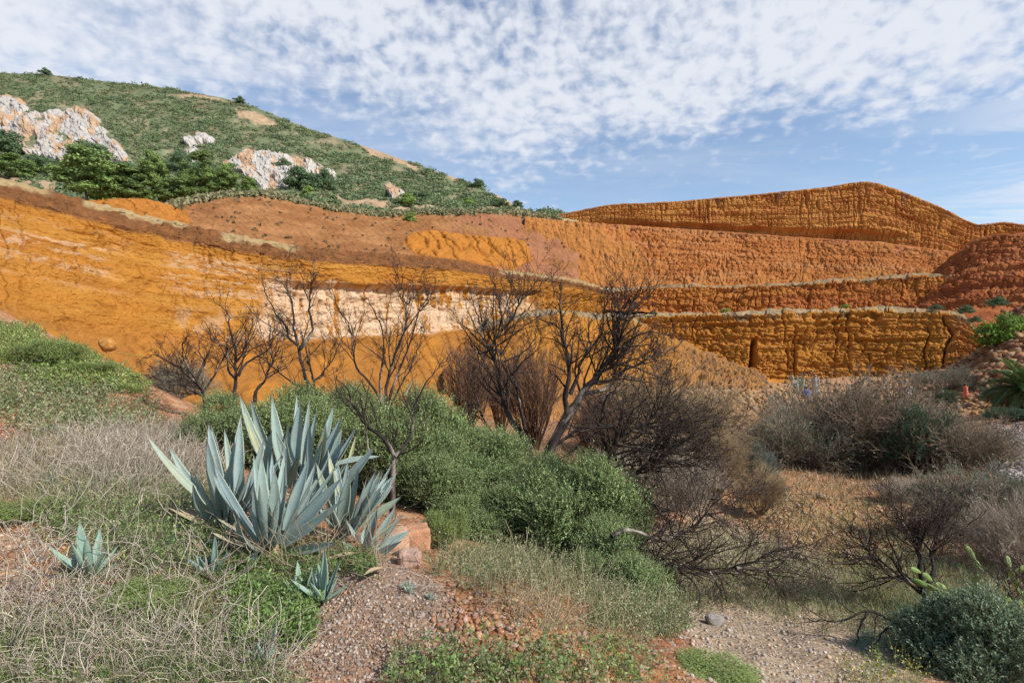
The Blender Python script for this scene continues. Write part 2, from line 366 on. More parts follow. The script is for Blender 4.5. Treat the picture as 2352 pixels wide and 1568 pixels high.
rows = [[(x, t, d - 9) for x, t, d in zip(kx, tal, dep)],
        [(x, t, d - 0.5) for x, t, d in zip(kx, foot, dep)],
        [(x, (f + t) / 2, d + s_ * .55) for x, f, t, d, s_ in zip(kx, foot, top, dep, sl)],
        [(x, t + (f - t) * .10, d + s_) for x, f, t, d, s_ in zip(kx, foot, top, dep, sl)],
        [(x, t - 2, d + s_ + 1.6) for x, f, t, d, s_ in zip(kx, foot, top, dep, sl)],
        [(x, t + 4, d + s_ + 9) for x, t, d, s_ in zip(kx, top, dep, sl)],
        [(x, t + 60, d + s_ + 30) for x, t, d, s_ in zip(kx, top, dep, sl)]]
A = Sheet(rows, 1500, [70, 150, 130, 36, 10, 4])
wallw = sst(0.9, 1.25, A.V) * (1 - sst(3.7, 4.1, A.V)); tl = 1 - sst(0.95, 1.3, A.V)
hfr = (A.V - 1) / 2.0                               # 0 foot .. 1 top of the face
rgt = sst(560, 700, A.px) * wallw
D1 = face(A, 1.9, 1.1, 0.10, 3, zc=hfr * 11.5, strat=0.09, crack=0.26, fiss=0.20, fscale=1.9, lay=0.7, fsel=.0)
whr = sst(570, 620, A.px + 40 * fbm(A.uM / 4, A.vM / 3, 0, 2, 14)) * (1 - sst(1225, 1250, A.px)) * sst(.04, .12, hfr + .05 * fbm(A.uM / 5, 0, 0, 2, 4)) * (1 - sst(.66, .74, hfr + .06 * fbm(A.uM / 3, 0, 0, 3, 8)))
D2 = face(A, 1.9, 3.0, 0.35, 8, zc=hfr * 11.5, strat=0.2, crack=0.4, fiss=0.6, fscale=2.2, lay=1.1)
D2 += -0.7 * whr - whr * .3 * np.exp(-np.abs(perlin(A.uM / 1.1, A.vM / 9, 0, 19)) / .12)
D2 = lerp(D2, D2 * .62 - .5, whr)
D = wallw * lerp(D1, D2, rgt * (1 - sst(.66, .72, hfr) * .7))
nose = sst(1230, 1260, A.px) * wallw
D += nose * 0.9 * (np.abs(np.sin(A.uM * 1.15 + 1.2 * perlin(A.uM / 5, 0, 0, 4))) - .5) * (1 - sst(.75, .85, hfr))
D += tl * (0.5 * fbm(A.uM / 6, A.vM / 5, 0, 4, 44) - 0.35 * np.exp(-np.abs(perlin((A.uM + A.vM * .4) / 2.2, A.vM / 14, 0, 45)) / .06))
D += sst(3.0, 3.6, A.V) * 0.35 * fbm(A.uM / 1.5, A.V, 0, 3, 51)
A.displace(D)
lay = fbm(hfr * 13 + .35 * fbm(A.uM / 6, A.vM / 4, 0, 2, 60), A.uM / 18, 0, 4, 61)
C = mixcol(OR, OY, sst(-.3, .7, fbm(A.uM / 7, hfr * 6, 0, 4, 62))); C = mixcol(C, OR2, .7 * sst(.0, .8, fbm(A.uM / 9, hfr * 5, 2, 3, 63)))
C = mixcol(C, c3(.31, .132, .03), tl)
bands = sst(-.12, .22, lay + .35 * fbm(A.uM / 1.6, A.vM / .7, 0, 3, 64) - .05) * sst(.30, .42, hfr) * (1 - sst(.80, .9, hfr)) * (1 - sst(560, 760, A.px)) * sst(-.35, .15, fbm(A.uM / 9, A.vM / 9, 3, 2, 66) + .2)
C = mixcol(C, WH * c3(.84, .76, .66), bands * .72 * sst(-.6, .3, fbm(A.uM / .7, A.vM / .5, 9, 4, 74)))
low = sst(380, 430, A.px) * (1 - sst(560, 620, A.px)) * sst(.0, .1, hfr) * (1 - sst(.28, .36, hfr)) * sst(-.1, .3, fbm(A.uM / 1.5, A.vM / 2, 0, 3, 69))
C = mixcol(C, WH * .8, low * .35)
pw = whr * sst(-.25, .10, fbm(A.uM / .75, A.vM / 3.2, 0, 5, 65, .6) + .40 * fbm(A.uM / 7, A.vM / 3, 0, 2, 67) + .30 - .4 * sst(1000, 1250, A.px))
C = mixcol(C, WH * mixcol(c3(1.05, 1.05, 1.05), c3(.85, .80, .72), sst(-.2, .5, fbm(A.uM / 2.5, A.vM / 1.2, 4, 4, 73))), pw * .9)
C = mixcol(C, OR * 1.05, (1 - wallw) * tl * sst(.1, .6, fbm(A.uM / 5, A.vM / 4, 4, 3, 68)))
cap = sst(2.86, 2.98, A.V + .05 * fbm(A.uM / 2, 0, 0, 3, 70)); C = mixcol(C, BR * mixcol(c3(1, 1, 1), c3(1.35, 1.25, 1.1), sst(0, .6, fbm(A.uM, A.vM, 0, 3, 71))), cap)
tn = sst(3.55, 3.8, A.V + .15 * fbm(A.uM / 4, 0, 0, 2, 72)) * np.maximum(1 - sst(90, 130, A.px), np.maximum(sst(185, 200, A.px) * (1 - sst(420, 440, A.px)), np.maximum(sst(500, 520, A.px) * (1 - sst(660, 700, A.px)), sst(1140, 1160, A.px))))
C = mixcol(C, TAN * 1.05, tn)
nz = sst(1262, 1285, A.px) * sst(2.6, 2.8, A.V) * (1 - sst(3.4, 3.5, A.V)); C = mixcol(C, BR * .8, nz * .8)
A.build('quarry_face', M['cliff'], C)

# --- brown spoil hill behind it (with the brighter eroded panel)
kx = [-300, 0, 190, 260, 330, 400, 440, 500, 560, 620, 690, 760, 860, 930, 1000, 1100, 1210, 1260, 1330]
cres = np.interp(kx, [-300, 0, 100, 185, 215, 255, 300, 350, 420, 440, 500, 560, 620, 680, 760, 860, 960, 1100, 1210, 1260, 1330], [420, 430, 445, 462, 457, 458, 452, 460, 476, 462, 451, 446, 446, 462, 478, 492, 490, 485, 490, 498, 506])
bas = np.interp(kx, [-300, 0, 200, 410, 560, 683, 784, 900, 1050, 1150, 1250, 1330], [480, 490, 500, 535, 560, 585, 597, 605, 620, 640, 650, 660])
db = np.interp(kx, [-300, 0, 400, 800, 1200, 1330], [40, 47, 56, 70, 90, 98])
dt = np.interp(kx, [-300, 0, 250, 420, 440, 560, 800, 1200, 1330], [46, 53, 60, 68, 78, 85, 95, 112, 116])
mp_ = (np.array(bas) * .5 + np.array(cres) * .5)
rows = [[(x, b, d) for x, b, d in zip(kx, bas, db)], [(x, m, (a + b) / 2 - 1.0) for x, m, a, b in zip(kx, mp_, db, dt)],
        [(x, m, d) for x, m, d in zip(kx, cres, dt)], [(x, m + 3, d + 12) for x, m, d in zip(kx, cres, dt)], [(x, m + 45, d + 40) for x, m, d in zip(kx, cres, dt)]]
H = Sheet(rows, 900, [90, 90, 12, 6])
pan = [(925, 560), (945, 536), (1000, 532), (1060, 540), (1130, 545), (1180, 548), (1216, 575), (1222, 600), (1180, 625), (1100, 612), (1000, 603), (955, 590)]
pd = polydist(H.px, H.py, pan) + 5 * fbm(H.uM / 3, H.vM / 3, 0, 3, 81); pm = sst(-1, 4, pd)
mnd = [(180, 470), (215, 452), (300, 447), (350, 455), (420, 470), (445, 515), (400, 520), (200, 490)]
mm = sst(-2, 4, polydist(H.px, H.py, mnd) + 4 * fbm(H.uM / 3, H.vM / 3, 0, 2, 82))
D = 0.35 * fbm(H.uM / 5, H.vM / 5, 0, 4, 83) + 0.12 * fbm(H.uM * 1.3, H.vM * 1.3, 0, 3, 84)
gul = np.abs(perlin((H.uM + .3 * H.vM) / 2.4 + .3 * perlin(H.uM / 2, H.vM / 2, 0, 86), H.vM / 16, 0, 85))
D += -(0.85 * np.exp(-gul / .045)) * np.maximum(pm, mm * .5) + pm * .6
D -= (1 - pm) * .14 * np.exp(-np.abs(perlin((H.uM + .35 * H.vM) / .9, H.vM / 9, 0, 87)) / .1)
D *= 1 - sst(1.9, 2.1, H.V) * .6
H.displace(D)
C = mixcol(c3(.24, .105, .04), c3(.31, .148, .06), sst(-.4, .6, fbm(H.uM / 7, H.vM / 4, 0, 4, 88)))
C = mixcol(C, c3(.30, .13, .07), sst(1000, 1100, H.px) * (1 - sst(0, .5, fbm(H.uM / 5, H.vM / 4, 0, 2, 89))) * .7)
C = mixcol(C, c3(.38, .15, .028), pm); C = mixcol(C, c3(.37, .145, .03), mm)
C = mixcol(C, c3(.34, .27, .14), sst(1.86, 1.99, H.V + .04 * fbm(H.uM / 2, 0, 0, 3, 90)) * (1 - mm) * (1 - pm))
H.build('spoil_hill', M['spoil'], C)

# --- tiers of the right hand side.
def tier(name, kx, foot, top, dep, sl, berm, back, nu, nvf, seed, colf, bu=1.6, bv=1.1, amp=.22, berm_c=TAN, fiss=.5, fscale=2.5, strat=.18, crack=.3, hgt=10, skirt=8, mat='cliff', post=None, lay=.9, under=30, wob=.26):
    foot, top, dep = [np.interp(kx, *zip(*q)) for q in (foot, top, dep)]
    rows = [[(x, f + under, d - skirt) for x, f, d in zip(kx, foot, dep)], [(x, f, d) for x, f, d in zip(kx, foot, dep)],
            [(x, t + berm * .75, d + sl) for x, t, d in zip(kx, top, dep)], [(x, t, d + sl + 1.4) for x, t, d in zip(kx, top, dep)],
            [(x, t + 6, d + sl + 5) for x, t, d in zip(kx, top, dep)], [(x, t + 8, d + sl + back) for x, t, d in zip(kx, top, dep)]]
    s = Sheet(rows, nu, [int(nvf * .3), nvf, 16, 6, 4]); h = s.V - 1
    w = sst(-.1, .08, h) * (1 - sst(.97, 1.15, h))
    s.hf = h; s.w = w
    D = w * face(s, bu, bv, amp, seed, zc=h * hgt, strat=strat, crack=crack, fiss=fiss, fscale=fscale, lay=lay, wob=wob)
    D += (1 - w) * .22 * fbm(s.uM / 2, s.vM / 2, 0, 4, seed + 40)
    if post is not None: D = post(s, D)
    n = s.n.copy(); n[..., 2] *= 1 - sst(1.1, 1.6, s.V)      # keep the lip clean
    s.displace(D)
    if berm > 2: s.P[..., 2] += sst(1.0, 1.6, h) * (1 - sst(2.4, 3.0, h)) * (.4 * fbm(s.uM / 7, 0, 0, 4, seed + 50) + .14 * fbm(s.uM / 1.2, h, 0, 3, seed + 51)) - .3 * sst(.9, 1.2, h) * (1 - sst(1.6, 2.2, h)) * (fbm(s.uM / 2.5, 0, 0, 4, seed + 52) > .05)
    C = colf(s, h)
    C = mixcol(C, berm_c * mixcol(c3(.9, .9, .9), c3(1.15, 1.12, 1.1), sst(-.4, .4, fbm(s.uM, s.vM, 0, 3, seed + 60)))[..., :], sst(1.0, 1.2, h + .45 * fbm(s.uM / 3, h, 0, 4, seed + 61)))
    s.build(name, M[mat], C); return s
def rcol(a, b, c, seed, hg=9):
    def f(s, h):
        C = mixcol(a, b, sst(-.4, .5, fbm(s.uM / 8, h * 4, 0, 4, seed))); l = fbm(h * hg, s.uM / 30, 0, 3, seed + 1)
        return mixcol(C, c, .65 * sst(.0, .55, l))
    return f
# top tier
def postE(s, D):
    u = s.uM; fu = np.abs(perlin(u / 1.15 + .25 * perlin(u / 1.5, s.vM / 2.5, 0, 5), s.vM / 28, 0, 105))
    z = sst(.0, .1, s.hf) * (1 - sst(.98, 1.08, s.hf)); D = D - z * .8 * np.exp(-fu / .05) * sst(-.3, .3, perlin(u / 5, s.vM / 6, 0, 106))
    over = (1 - sst(.35, .43, s.hf + .12 * sst(1400, 1900, s.px) + .04 * perlin(u / 4, 0, 0, 9))) * sst(1330, 1400, s.px) * (1 - sst(2000, 2120, s.px))
    return D - 1.7 * over
kE = [1265, 1317, 1405, 1480, 1560, 1640, 1713, 1800, 1889, 1960, 2004, 2056, 2100, 2149, 2200, 2240, 2262, 2307, 2352, 2450, 2600]
E = tier('upper_quarry_tier', kE, [(1265, 513), (1317, 520), (1625, 545), (1845, 562), (2021, 572), (2188, 595), (2352, 600), (2600, 600)],
         [(1265, 497), (1317, 486), (1405, 470), (1537, 464), (1713, 449), (1889, 431), (1960, 420), (2004, 419), (2056, 434), (2149, 471), (2232, 513), (2262, 515), (2307, 510), (2352, 516), (2600, 540)],
         [(1265, 150), (1500, 144), (2004, 134), (2200, 130), (2352, 127), (2600, 122)], 3.5, 1.0, 40, 1300, 150, 101,
         rcol(c3(.46, .22, .065) * TD, c3(.40, .165, .055) * TD, c3(.50, .27, .09) * TD, 102, 14), bu=1.2, bv=1.0, amp=.28, berm_c=c3(.33, .15, .07), fiss=.6, strat=.3, crack=.3, hgt=15, post=postE, lay=1.0, skirt=2, under=10)
# third tier with talus cones
def postD(s, D):
    ht = .14 + .22 * fbm(s.uM / 5, 0, 0, 4, 113, .55) + .95 * (1 - sst(1380, 1530, s.px + 50 * fbm(s.uM / 6, s.vM / 5, 0, 3, 116))) + .20 * fbm(s.uM / 2.5, s.vM / 3.5, 0, 4, 117)
    m = sst(-.12, .16, ht - s.hf) * (.8 + .2 * sst(-.3, .3, fbm(s.uM, s.vM, 0, 3, 118))); s.cone = m
    return D * (1 - m) + m * (.35 + .34 * fbm(s.uM / 2, s.vM / 3, 0, 5, 114, .6) - .25 * np.exp(-np.abs(perlin(s.uM / 1.6 + .3 * s.vM * .3, s.vM / 9, 0, 119)) / .08))
def colD(s, h):
    C = rcol(c3(.37, .145, .05) * TD, c3(.40, .17, .062) * TD, c3(.44, .22, .10) * TD, 115, 8)(s, h)
    C = mixcol(C, c3(.38, .16, .045), s.cone * .9)
    return C
kD = [1205, 1260, 1317, 1400, 1500, 1625, 1730, 1845, 1940, 2021, 2109, 2188, 2300, 2400]
Dd = tier('third_quarry_tier', kD, [(1205, 640), (1317, 655), (1599, 664), (1845, 656), (2109, 642), (2400, 640)],
         [(1205, 500), (1260, 505), (1317, 510), (1625, 530), (1845, 546), (2021, 557), (2188, 579), (2400, 600)],
         [(1205, 100), (1500, 104), (1845, 100), (2188, 92), (2400, 90)], 9, .5, 30, 1200, 130, 111, colD, bu=1.35, bv=1.2, amp=.3, berm_c=c3(.36, .14, .06), fiss=.35, fscale=2.0, hgt=16, post=postD, lay=1.1, skirt=3, under=8)
# second tier
kB = [1380, 1440, 1493, 1560, 1682, 1780, 1870, 1977, 2050, 2122, 2200, 2300]
B2 = tier('second_quarry_tier', kB, [(1380, 705), (1493, 712), (1546, 722), (1845, 720), (2065, 709), (2300, 700)],
         [(1380, 668), (1440, 660), (1493, 657), (1599, 652), (1682, 654), (1845, 646), (1977, 638), (2109, 630), (2300, 620)],
         [(1380, 90), (1600, 88), (2000, 84), (2300, 78)], 1.8, 6, 22, 1000, 90, 121, rcol(c3(.39, .165, .045) * TD, c3(.35, .14, .045) * TD, c3(.34, .11, .042) * TD, 122, 3), bu=1.7, bv=2.0, amp=.34, berm_c=c3(.29, .20, .11), hgt=7, fiss=.6, fscale=1.6, strat=.2, lay=1.3, skirt=2, under=6)
# red hill at the right
kF = [2030, 2056, 2100, 2140, 2197, 2241, 2285, 2352, 2460, 2600]
F_ = tier('red_hill', kF, [(2030, 712), (2056, 712), (2254, 700), (2352, 700), (2600, 690)],
          [(2030, 710), (2056, 702), (2100, 662), (2140, 627), (2197, 583), (2241, 552), (2285, 541), (2352, 536), (2600, 500)],
          [(2030, 82), (2200, 76), (2352, 72), (2600, 66)], 9, .6, 20, 700, 150, 131, rcol(c3(.30, .105, .045) * TD, c3(.36, .145, .062) * TD, c3(.27, .085, .04) * TD, 132, 10), bu=1.8, bv=1.4, amp=.45, berm_c=c3(.33, .11, .05), fiss=.4, strat=.6, hgt=13, lay=1.5, skirt=10, under=110)
# lowest tier
def postB(s, D):
    g = np.exp(-((s.px - 1733 - 9 * perlin(s.vM / 1.6, 0, 0, 3)) / (3.2 + 3 * (1 - s.hf)))**2) * sst(.02, .1, s.hf) * (1 - sst(.55, .68, s.hf))
    g2 = np.exp(-((s.px - 1827) / 2.2)**2) * sst(.02, .1, s.hf) * (1 - sst(.6, .72, s.hf))
    return D - 2.6 * g - .8 * g2
def colB(s, h):
    C = rcol(c3(.40, .185, .04) * TD, c3(.36, .155, .038) * TD, c3(.43, .21, .05) * TD, 142, 7)(s, h)
    return mixcol(C, c3(.50, .21, .07), sst(2140, 2230, s.px) * .7)
kG = [1340, 1400, 1450, 1493, 1581, 1669, 1713, 1780, 1845, 1933, 2065, 2150, 2210, 2260, 2330]
B1 = tier('lowest_quarry_tier', kG, [(1340, 860), (1450, 860), (1713, 866), (1845, 873), (2109, 880), (2210, 860), (2260, 850), (2330, 820)],
          [(1340, 728), (1450, 726), (1493, 722), (1669, 716), (1845, 712), (1933, 708), (2065, 708), (2150, 712), (2210, 719), (2240, 745), (2260, 768), (2330, 790)],
          [(1340, 73), (1493, 71), (1713, 68), (1933, 67), (2109, 65), (2210, 63), (2260, 62), (2330, 60)], 2.6, 8, 18, 1200, 150, 141, colB, bu=1.7, bv=1.25, amp=.32, berm_c=c3(.31, .225, .125), hgt=9, fiss=1.0, fscale=2.2, strat=.32, crack=.36, post=postB, lay=.7, skirt=3)
# spoil cone in front of the bright wall's nose
kS = [1020, 1060, 1100, 1140, 1200, 1290, 1380, 1450, 1520, 1600, 1680, 1760]
sp_t = np.interp(kS, [1020, 1060, 1100, 1140, 1200, 1290, 1450, 1520, 1600, 1680, 1760], [830, 792, 760, 742, 728, 722, 735, 772, 800, 838, 872])
sp_d = np.interp(kS, [1020, 1450, 1760], [66, 69.5, 66])
rows = [[(x, 965, d - 20) for x, d in zip(kS, sp_d)], [(x, t + (900 - t) * .45, d - 6) for x, t, d in zip(kS, sp_t, sp_d)], [(x, t + 2, d) for x, t, d in zip(kS, sp_t, sp_d)],
        [(x, t - 6 * (1060 < x < 1470), d + 2.5) for x, t, d in zip(kS, sp_t, sp_d)], [(x, t + 6, d + 12) for x, t, d in zip(kS, sp_t, sp_d)]]
S_ = Sheet(rows, 700, [70, 90, 12, 8])
rub = sst(1480, 1640, S_.px)
f1, f2, i1 = worley(S_.uM / .8, S_.vM / .8, 7, .9)
D = .55 * fbm(S_.uM / 4, S_.vM / 4, 0, 5, 151, .55) - .2 * np.exp(-np.abs(perlin(S_.uM / 1.5 + S_.vM * .1, S_.vM / 9, 0, 152)) / .1) + rub * .45 * fbm(S_.uM / 1.2, S_.vM / 1.2, 0, 5, 155, .7)
S_.displace(D)
C = mixcol(c3(.36, .155, .028), c3(.29, .118, .026), sst(-.3, .6, fbm(S_.uM / 3, S_.vM / 3, 0, 4, 153)))
C = mixcol(C, mixcol(c3(.30, .15, .055), c3(.17, .11, .07), sst(-.2, .5, fbm(S_.uM / 1, S_.vM / 1, 0, 4, 156))), rub * .8)
C = mixcol(C, c3(.29, .21, .115), sst(1.93, 2.05, S_.V + .05 * fbm(S_.uM / 2, 0, 0, 3, 154)) * (1 - sst(1460, 1500, S_.px)))
S_.build('spoil_cone', M['spoil'], C)

# --- green hillside
kM = [-420, -200, 0, 100, 250, 350, 450, 560, 700, 830, 950, 1050, 1130, 1200, 1290, 1340]
sky = [110, 145, 167, 171, 188, 198, 214, 238, 292, 334, 376, 410, 444, 478, 494, 503]
mb = [520, 510, 500, 495, 500, 505, 510, 515, 515, 515, 520, 515, 510, 508, 512, 515]
dmb = [90, 95, 100, 103, 107, 112, 116, 121, 128, 136, 144, 152, 160, 168, 180, 188]
dmt = [420, 400, 385, 375, 360, 350, 342, 332, 312, 296, 280, 266, 252, 240, 222, 214]
rows = [[(x, y, d) for x, y, d in zip(kM, mb, dmb)], [(x, y, d) for x, y, d in zip(kM, sky, dmt)], [(x, y + 15, d + 60) for x, y, d in zip(kM, sky, dmt)], [(x, y + 250, d + 200) for x, y, d in zip(kM, sky, dmt)]]
Mt = Sheet(rows, 900, [420, 14, 10])
mw = 1 - sst(.93, 1.0, Mt.V)
scar = np.zeros_like(Mt.px)
for poly in ([(815, 322), (850, 330), (905, 352), (960, 392), (965, 402), (930, 392), (880, 362), (840, 345)], [(960, 375), (1000, 390), (1050, 408), (1040, 412), (985, 396)],
             [(1128, 440), (1150, 443), (1190, 462), (1215, 482), (1170, 474), (1135, 455)], [(395, 218), (440, 214), (500, 226), (560, 240), (500, 232), (430, 224)],
             [(540, 255), (600, 262), (640, 290), (590, 285), (550, 272)], [(1060, 462), (1120, 470), (1180, 485), (1120, 482), (1070, 470)], [(0, 404), (70, 412), (130, 420), (125, 436), (60, 428), (0, 415)],
             [(760, 448), (830, 455), (900, 475), (1000, 480), (960, 492), (860, 480), (790, 470)]):
    scar = np.maximum(scar, sst(-3, 3, polydist(Mt.px, Mt.py, poly) + 4 * fbm(Mt.px / 20, Mt.py / 20, 0, 3, 160)))
D = mw * (2.5 * fbm(Mt.uM / 30, Mt.vM / 30, 0, 4, 161) + .8 * fbm(Mt.uM / 6, Mt.vM / 6, 0, 3, 162))
Mt.displace(D, np.broadcast_to(c3(0, -.3, .9), Mt.P.shape))
C = mixcol(c3(.14, .16, .085), c3(.22, .19, .115), sst(-.2, .5, fbm(Mt.px / 60, Mt.py / 25, 0, 4, 163)))
C = mixcol(C, c3(.36, .25, .155), scar)
Mt.build('green_hillside', M['mount'], C)
Mt_scar = scar

OUT = [([(-60, 215), (0, 218), (40, 224), (70, 248), (52, 270), (22, 296), (-60, 320)], 'pale rock outcrop at the left edge of the hillside, above the larger one'),
       ([(12, 300), (60, 266), (130, 256), (180, 246), (218, 262), (252, 312), (287, 345), (312, 380), (250, 378), (130, 374), (66, 362), (36, 336), (16, 322)], 'large white and orange rock outcrop with a dark hollow, left on the hillside'),
       ([(424, 326), (465, 306), (492, 318), (490, 334), (430, 340)], 'small white rock outcrop in the middle of the green hillside'),
       ([(408, 360), (432, 344), (458, 346), (462, 358), (420, 368)], 'tiny white rock outcrop just below another small one'),
       ([(508, 376), (560, 354), (612, 349), (700, 367), (775, 396), (768, 408), (684, 408), (652, 434), (600, 442), (560, 408), (518, 394)], 'wide white rock outcrop above the brown spoil hill'),
       ([(868, 428), (902, 424), (934, 446), (905, 462)], 'small grey rock outcrop low on the right part of the hillside')]
def outcrop(poly, label, seed):
    p = np.array(poly, float); x0, y0 = p.min(0) - 8; x1, y1 = p.max(0) + 8
    nx, ny = int((x1 - x0) * 1.3), int((y1 - y0) * 1.5)
    X, Y = np.meshgrid(np.linspace(x0, x1, nx), np.linspace(y1, y0, ny))
    B_ = Mt.at(X, Y); dist = polydist(X, Y, poly) + 5 * fbm(X / 14, Y / 14, 0, 3, seed)
    m = sst(-4, 7, dist); hb = (Y - y0) / (y1 - y0)
    f1, f2, i1 = worley(X / 13 + .4 * fbm(X / 20, Y / 20, 0, 2, seed), Y / 10, seed, .9); g1, g2, j1 = worley(X / 5, Y / 4, seed + 1, .9)
    out = -2.5 + 5.6 * m + m * (.9 * (i1 - .5) + .5 * (j1 - .5) + 1.9 * fbm(X / 40, Y / 30, 0, 4, seed + 2, .5) - .5 * np.exp(-(f2 - f1) / .08))
    if 'hollow' in label: out -= 6 * np.exp(-(((X - 78) / 13)**2 + ((Y - 340 + 12) / 14)**2))
    P = B_ + c3(0, -.85, .35) * out[..., None]
    wh = c3(.42, .385, .34); orr = c3(.42, .25, .13)
    o_ = sst(.15, .5, fbm(X / 30, Y / 30, 0, 4, seed + 3) + .25 * (1 - hb)); o_ = np.maximum(o_, ('hollow' in label) * np.exp(-(((X - 75) / 22)**2 + ((Y - 320) / 30)**4)) * 1.2)
    C = mixcol(wh * (.92 + .16 * j1[..., None]), orr, np.clip(o_, 0, 1) * .85)
    idx = np.arange(nx * ny).reshape(ny, nx); F = np.stack([idx[:-1, :-1], idx[:-1, 1:], idx[1:, 1:], idx[1:, :-1]], -1).reshape(-1, 4)
    keep = (dist.ravel()[F] > -9).any(1)
    o = mk('rock_outcrop', P.reshape(-1, 3), F[keep], M['rockw'], C.reshape(-1, 3), smooth=False)
    tag(o, label, 'rock outcrop', 'rock outcrops on the hillside')
for i, (poly, lab) in enumerate(OUT): outcrop(poly, lab, 170 + i * 7)

# far base terrain reaching the horizon
gx, gy = np.meshgrid(np.linspace(-1, 1, 60) * 3000, np.linspace(-1, 1, 60) * 3000); gz = -14 + 2 * fbm(gx / 200, gy / 200, 0, 3, 5)
idx = np.arange(3600).reshape(60, 60); F = np.stack([idx[:-1, :-1], idx[:-1, 1:], idx[1:, 1:], idx[1:, :-1]], -1).reshape(-1, 4)
o = mk('terrain', np.stack([gx, gy, gz], -1), F, M['mount'], np.broadcast_to(c3(.2, .13, .07), (3600, 3))); tag(o, kind='structure')

# ---------------------------------------------------------------- near ground: thin plate surface through measured points
GP = [(0,1568,3.0),(400,1568,3.0),(800,1568,3.0),(1200,1568,3.1),(1600,1568,3.7),(2000,1568,4.3),(2352,1568,4.8),
 (0,1400,3.7),(400,1400,3.8),(800,1390,3.9),(1150,1380,4.0),(1350,1480,3.9),(1500,1470,4.4),(1700,1450,5.3),(2000,1450,6.0),(2352,1450,6.3),
 (0,1250,4.9),(300,1250,4.9),(620,1270,4.8),(880,1280,4.8),(1000,1300,5.2),(1200,1310,6.2),(1400,1320,7.0),(1600,1330,7.5),(1900,1310,8.5),(2350,1310,9.0),
 (0,1080,7.2),(300,1080,7.4),(0,1000,9),(300,1010,9.5),(0,850,13),(150,870,13.5),(0,745,17),(0,703,19),(120,770,18),(250,835,17),(340,885,16),(400,940,14),
 (600,1150,7),(900,1160,8),(700,1060,10),(1000,1110,10),(1250,1110,12),(1250,1010,20),(1000,980,22),(600,965,18),(650,915,45),(1000,905,60),
 (1200,960,30),(1400,960,30),(1450,1200,11),(1600,1200,12.5),(1700,1235,12),(1900,1255,11.5),(1700,1100,18),(1950,1130,18),(2000,1200,14),(1650,900,50),
 (1850,885,62),(2100,900,55),(2210,924,50),(2350,1000,26),(2350,1080,18),(2350,1180,12),(2350,905,45),(2300,800,58),(2352,735,66),(2200,872,60),(1400,885,62),(1200,885,62)]
gp = np.array([unproj(*p) for p in GP])
ext = [(-24,26,-2.5),(-30,34,-5),(-17,24,-4.5),(-13,22,-4.2),(-9,24,-4),(0,-2,-1.65),(-6,-2,-1.6),(6,-2,-2.2),(-12,4,-.9),(-22,12,1.2),(-30,20,3.0),(9,1,-2.7),(14,5,-3.3),(24,12,-3.6),(40,30,-3.2),(60,50,1.0),(75,80,8),
       (0,90,-6.5),(30,95,-6),(-40,60,-6),(-60,60,-4),(20,80,-6)]
gp = np.vstack([gp, np.array(ext, float)])
def ST(x, y): return x / (y + 4.0), np.log(y + 4.0)
gs, gt = ST(gp[:, 0], gp[:, 1])
def ker(a, b):
    r2 = (a[0] - b[0])**2 + (a[1] - b[1])**2 * .5; return .5 * r2 * np.log(r2 + 1e-9)
n = len(gp); K_ = ker((gs[:, None], gt[:, None]), (gs[None], gt[None])) + np.eye(n) * 2e-3
Q = np.stack([np.ones(n), gs, gt], 1); Sy = np.block([[K_, Q], [Q.T, np.zeros((3, 3))]])
cf = np.linalg.solve(Sy, np.concatenate([gp[:, 2], np.zeros(3)]))
NS, NT = 1000, 760
SG = np.linspace(-1.35, 1.35, NS); TG = np.linspace(np.log(1.4), np.log(100), NT)
s2, t2 = np.meshgrid(SG, TG); GZ = cf[n] + cf[n + 1] * s2 + cf[n + 2] * t2
for i in range(n): GZ += cf[i] * ker((s2, t2), (gs[i], gt[i]))
GY = np.exp(t2) - 4; GX = s2 * (GY + 4)
GZ += .05 * fbm(GX / 1.6, GY / 1.6, 0, 3, 201) + .022 * fbm(GX / .35, GY / .35, 0, 3, 203) + .25 * sst(10, 30, GY) * fbm(GX / 5, GY / 5, 0, 4, 202)
ppx, ppy = CX + FPX * GX / np.maximum(GY, .5), CY - FPX * GZ / np.maximum(GY, .5)
def blob(cx, cy, rx, ry, soft=.5): return np.exp(-(((ppx - cx) / rx)**2 + ((ppy - cy) / ry)**2)) * (GY > .8)
GZ += .13 * blob(870, 1370, 170, 110) + .12 * blob(1230, 1400, 150, 90) + .2 * blob(250, 870, 120, 40)
GZ += sst(2150, 2260, ppx) * sst(40, 52, GY) * (.7 * fbm(GX / 4, GY / 4, 0, 4, 205) + .25 * fbm(GX / 1., GY / 1., 0, 3, 206))
def gheight(x, y):
    s, t = ST(np.asarray(x, float), np.maximum(np.asarray(y, float), -2.4))
    a = np.clip((s - SG[0]) / (SG[1] - SG[0]), 0, NS - 1.001); b = np.clip((t - TG[0]) / (TG[1] - TG[0]), 0, NT - 1.001)
    i, j = a.astype(int), b.astype(int); fa, fb = a - i, b - j
    return (GZ[j, i] * (1 - fa) + GZ[j, i + 1] * fa) * (1 - fb) + (GZ[j + 1, i] * (1 - fa) + GZ[j + 1, i + 1] * fa) * fb
DD = np.exp(np.linspace(np.log(2.0), np.log(95), 260))
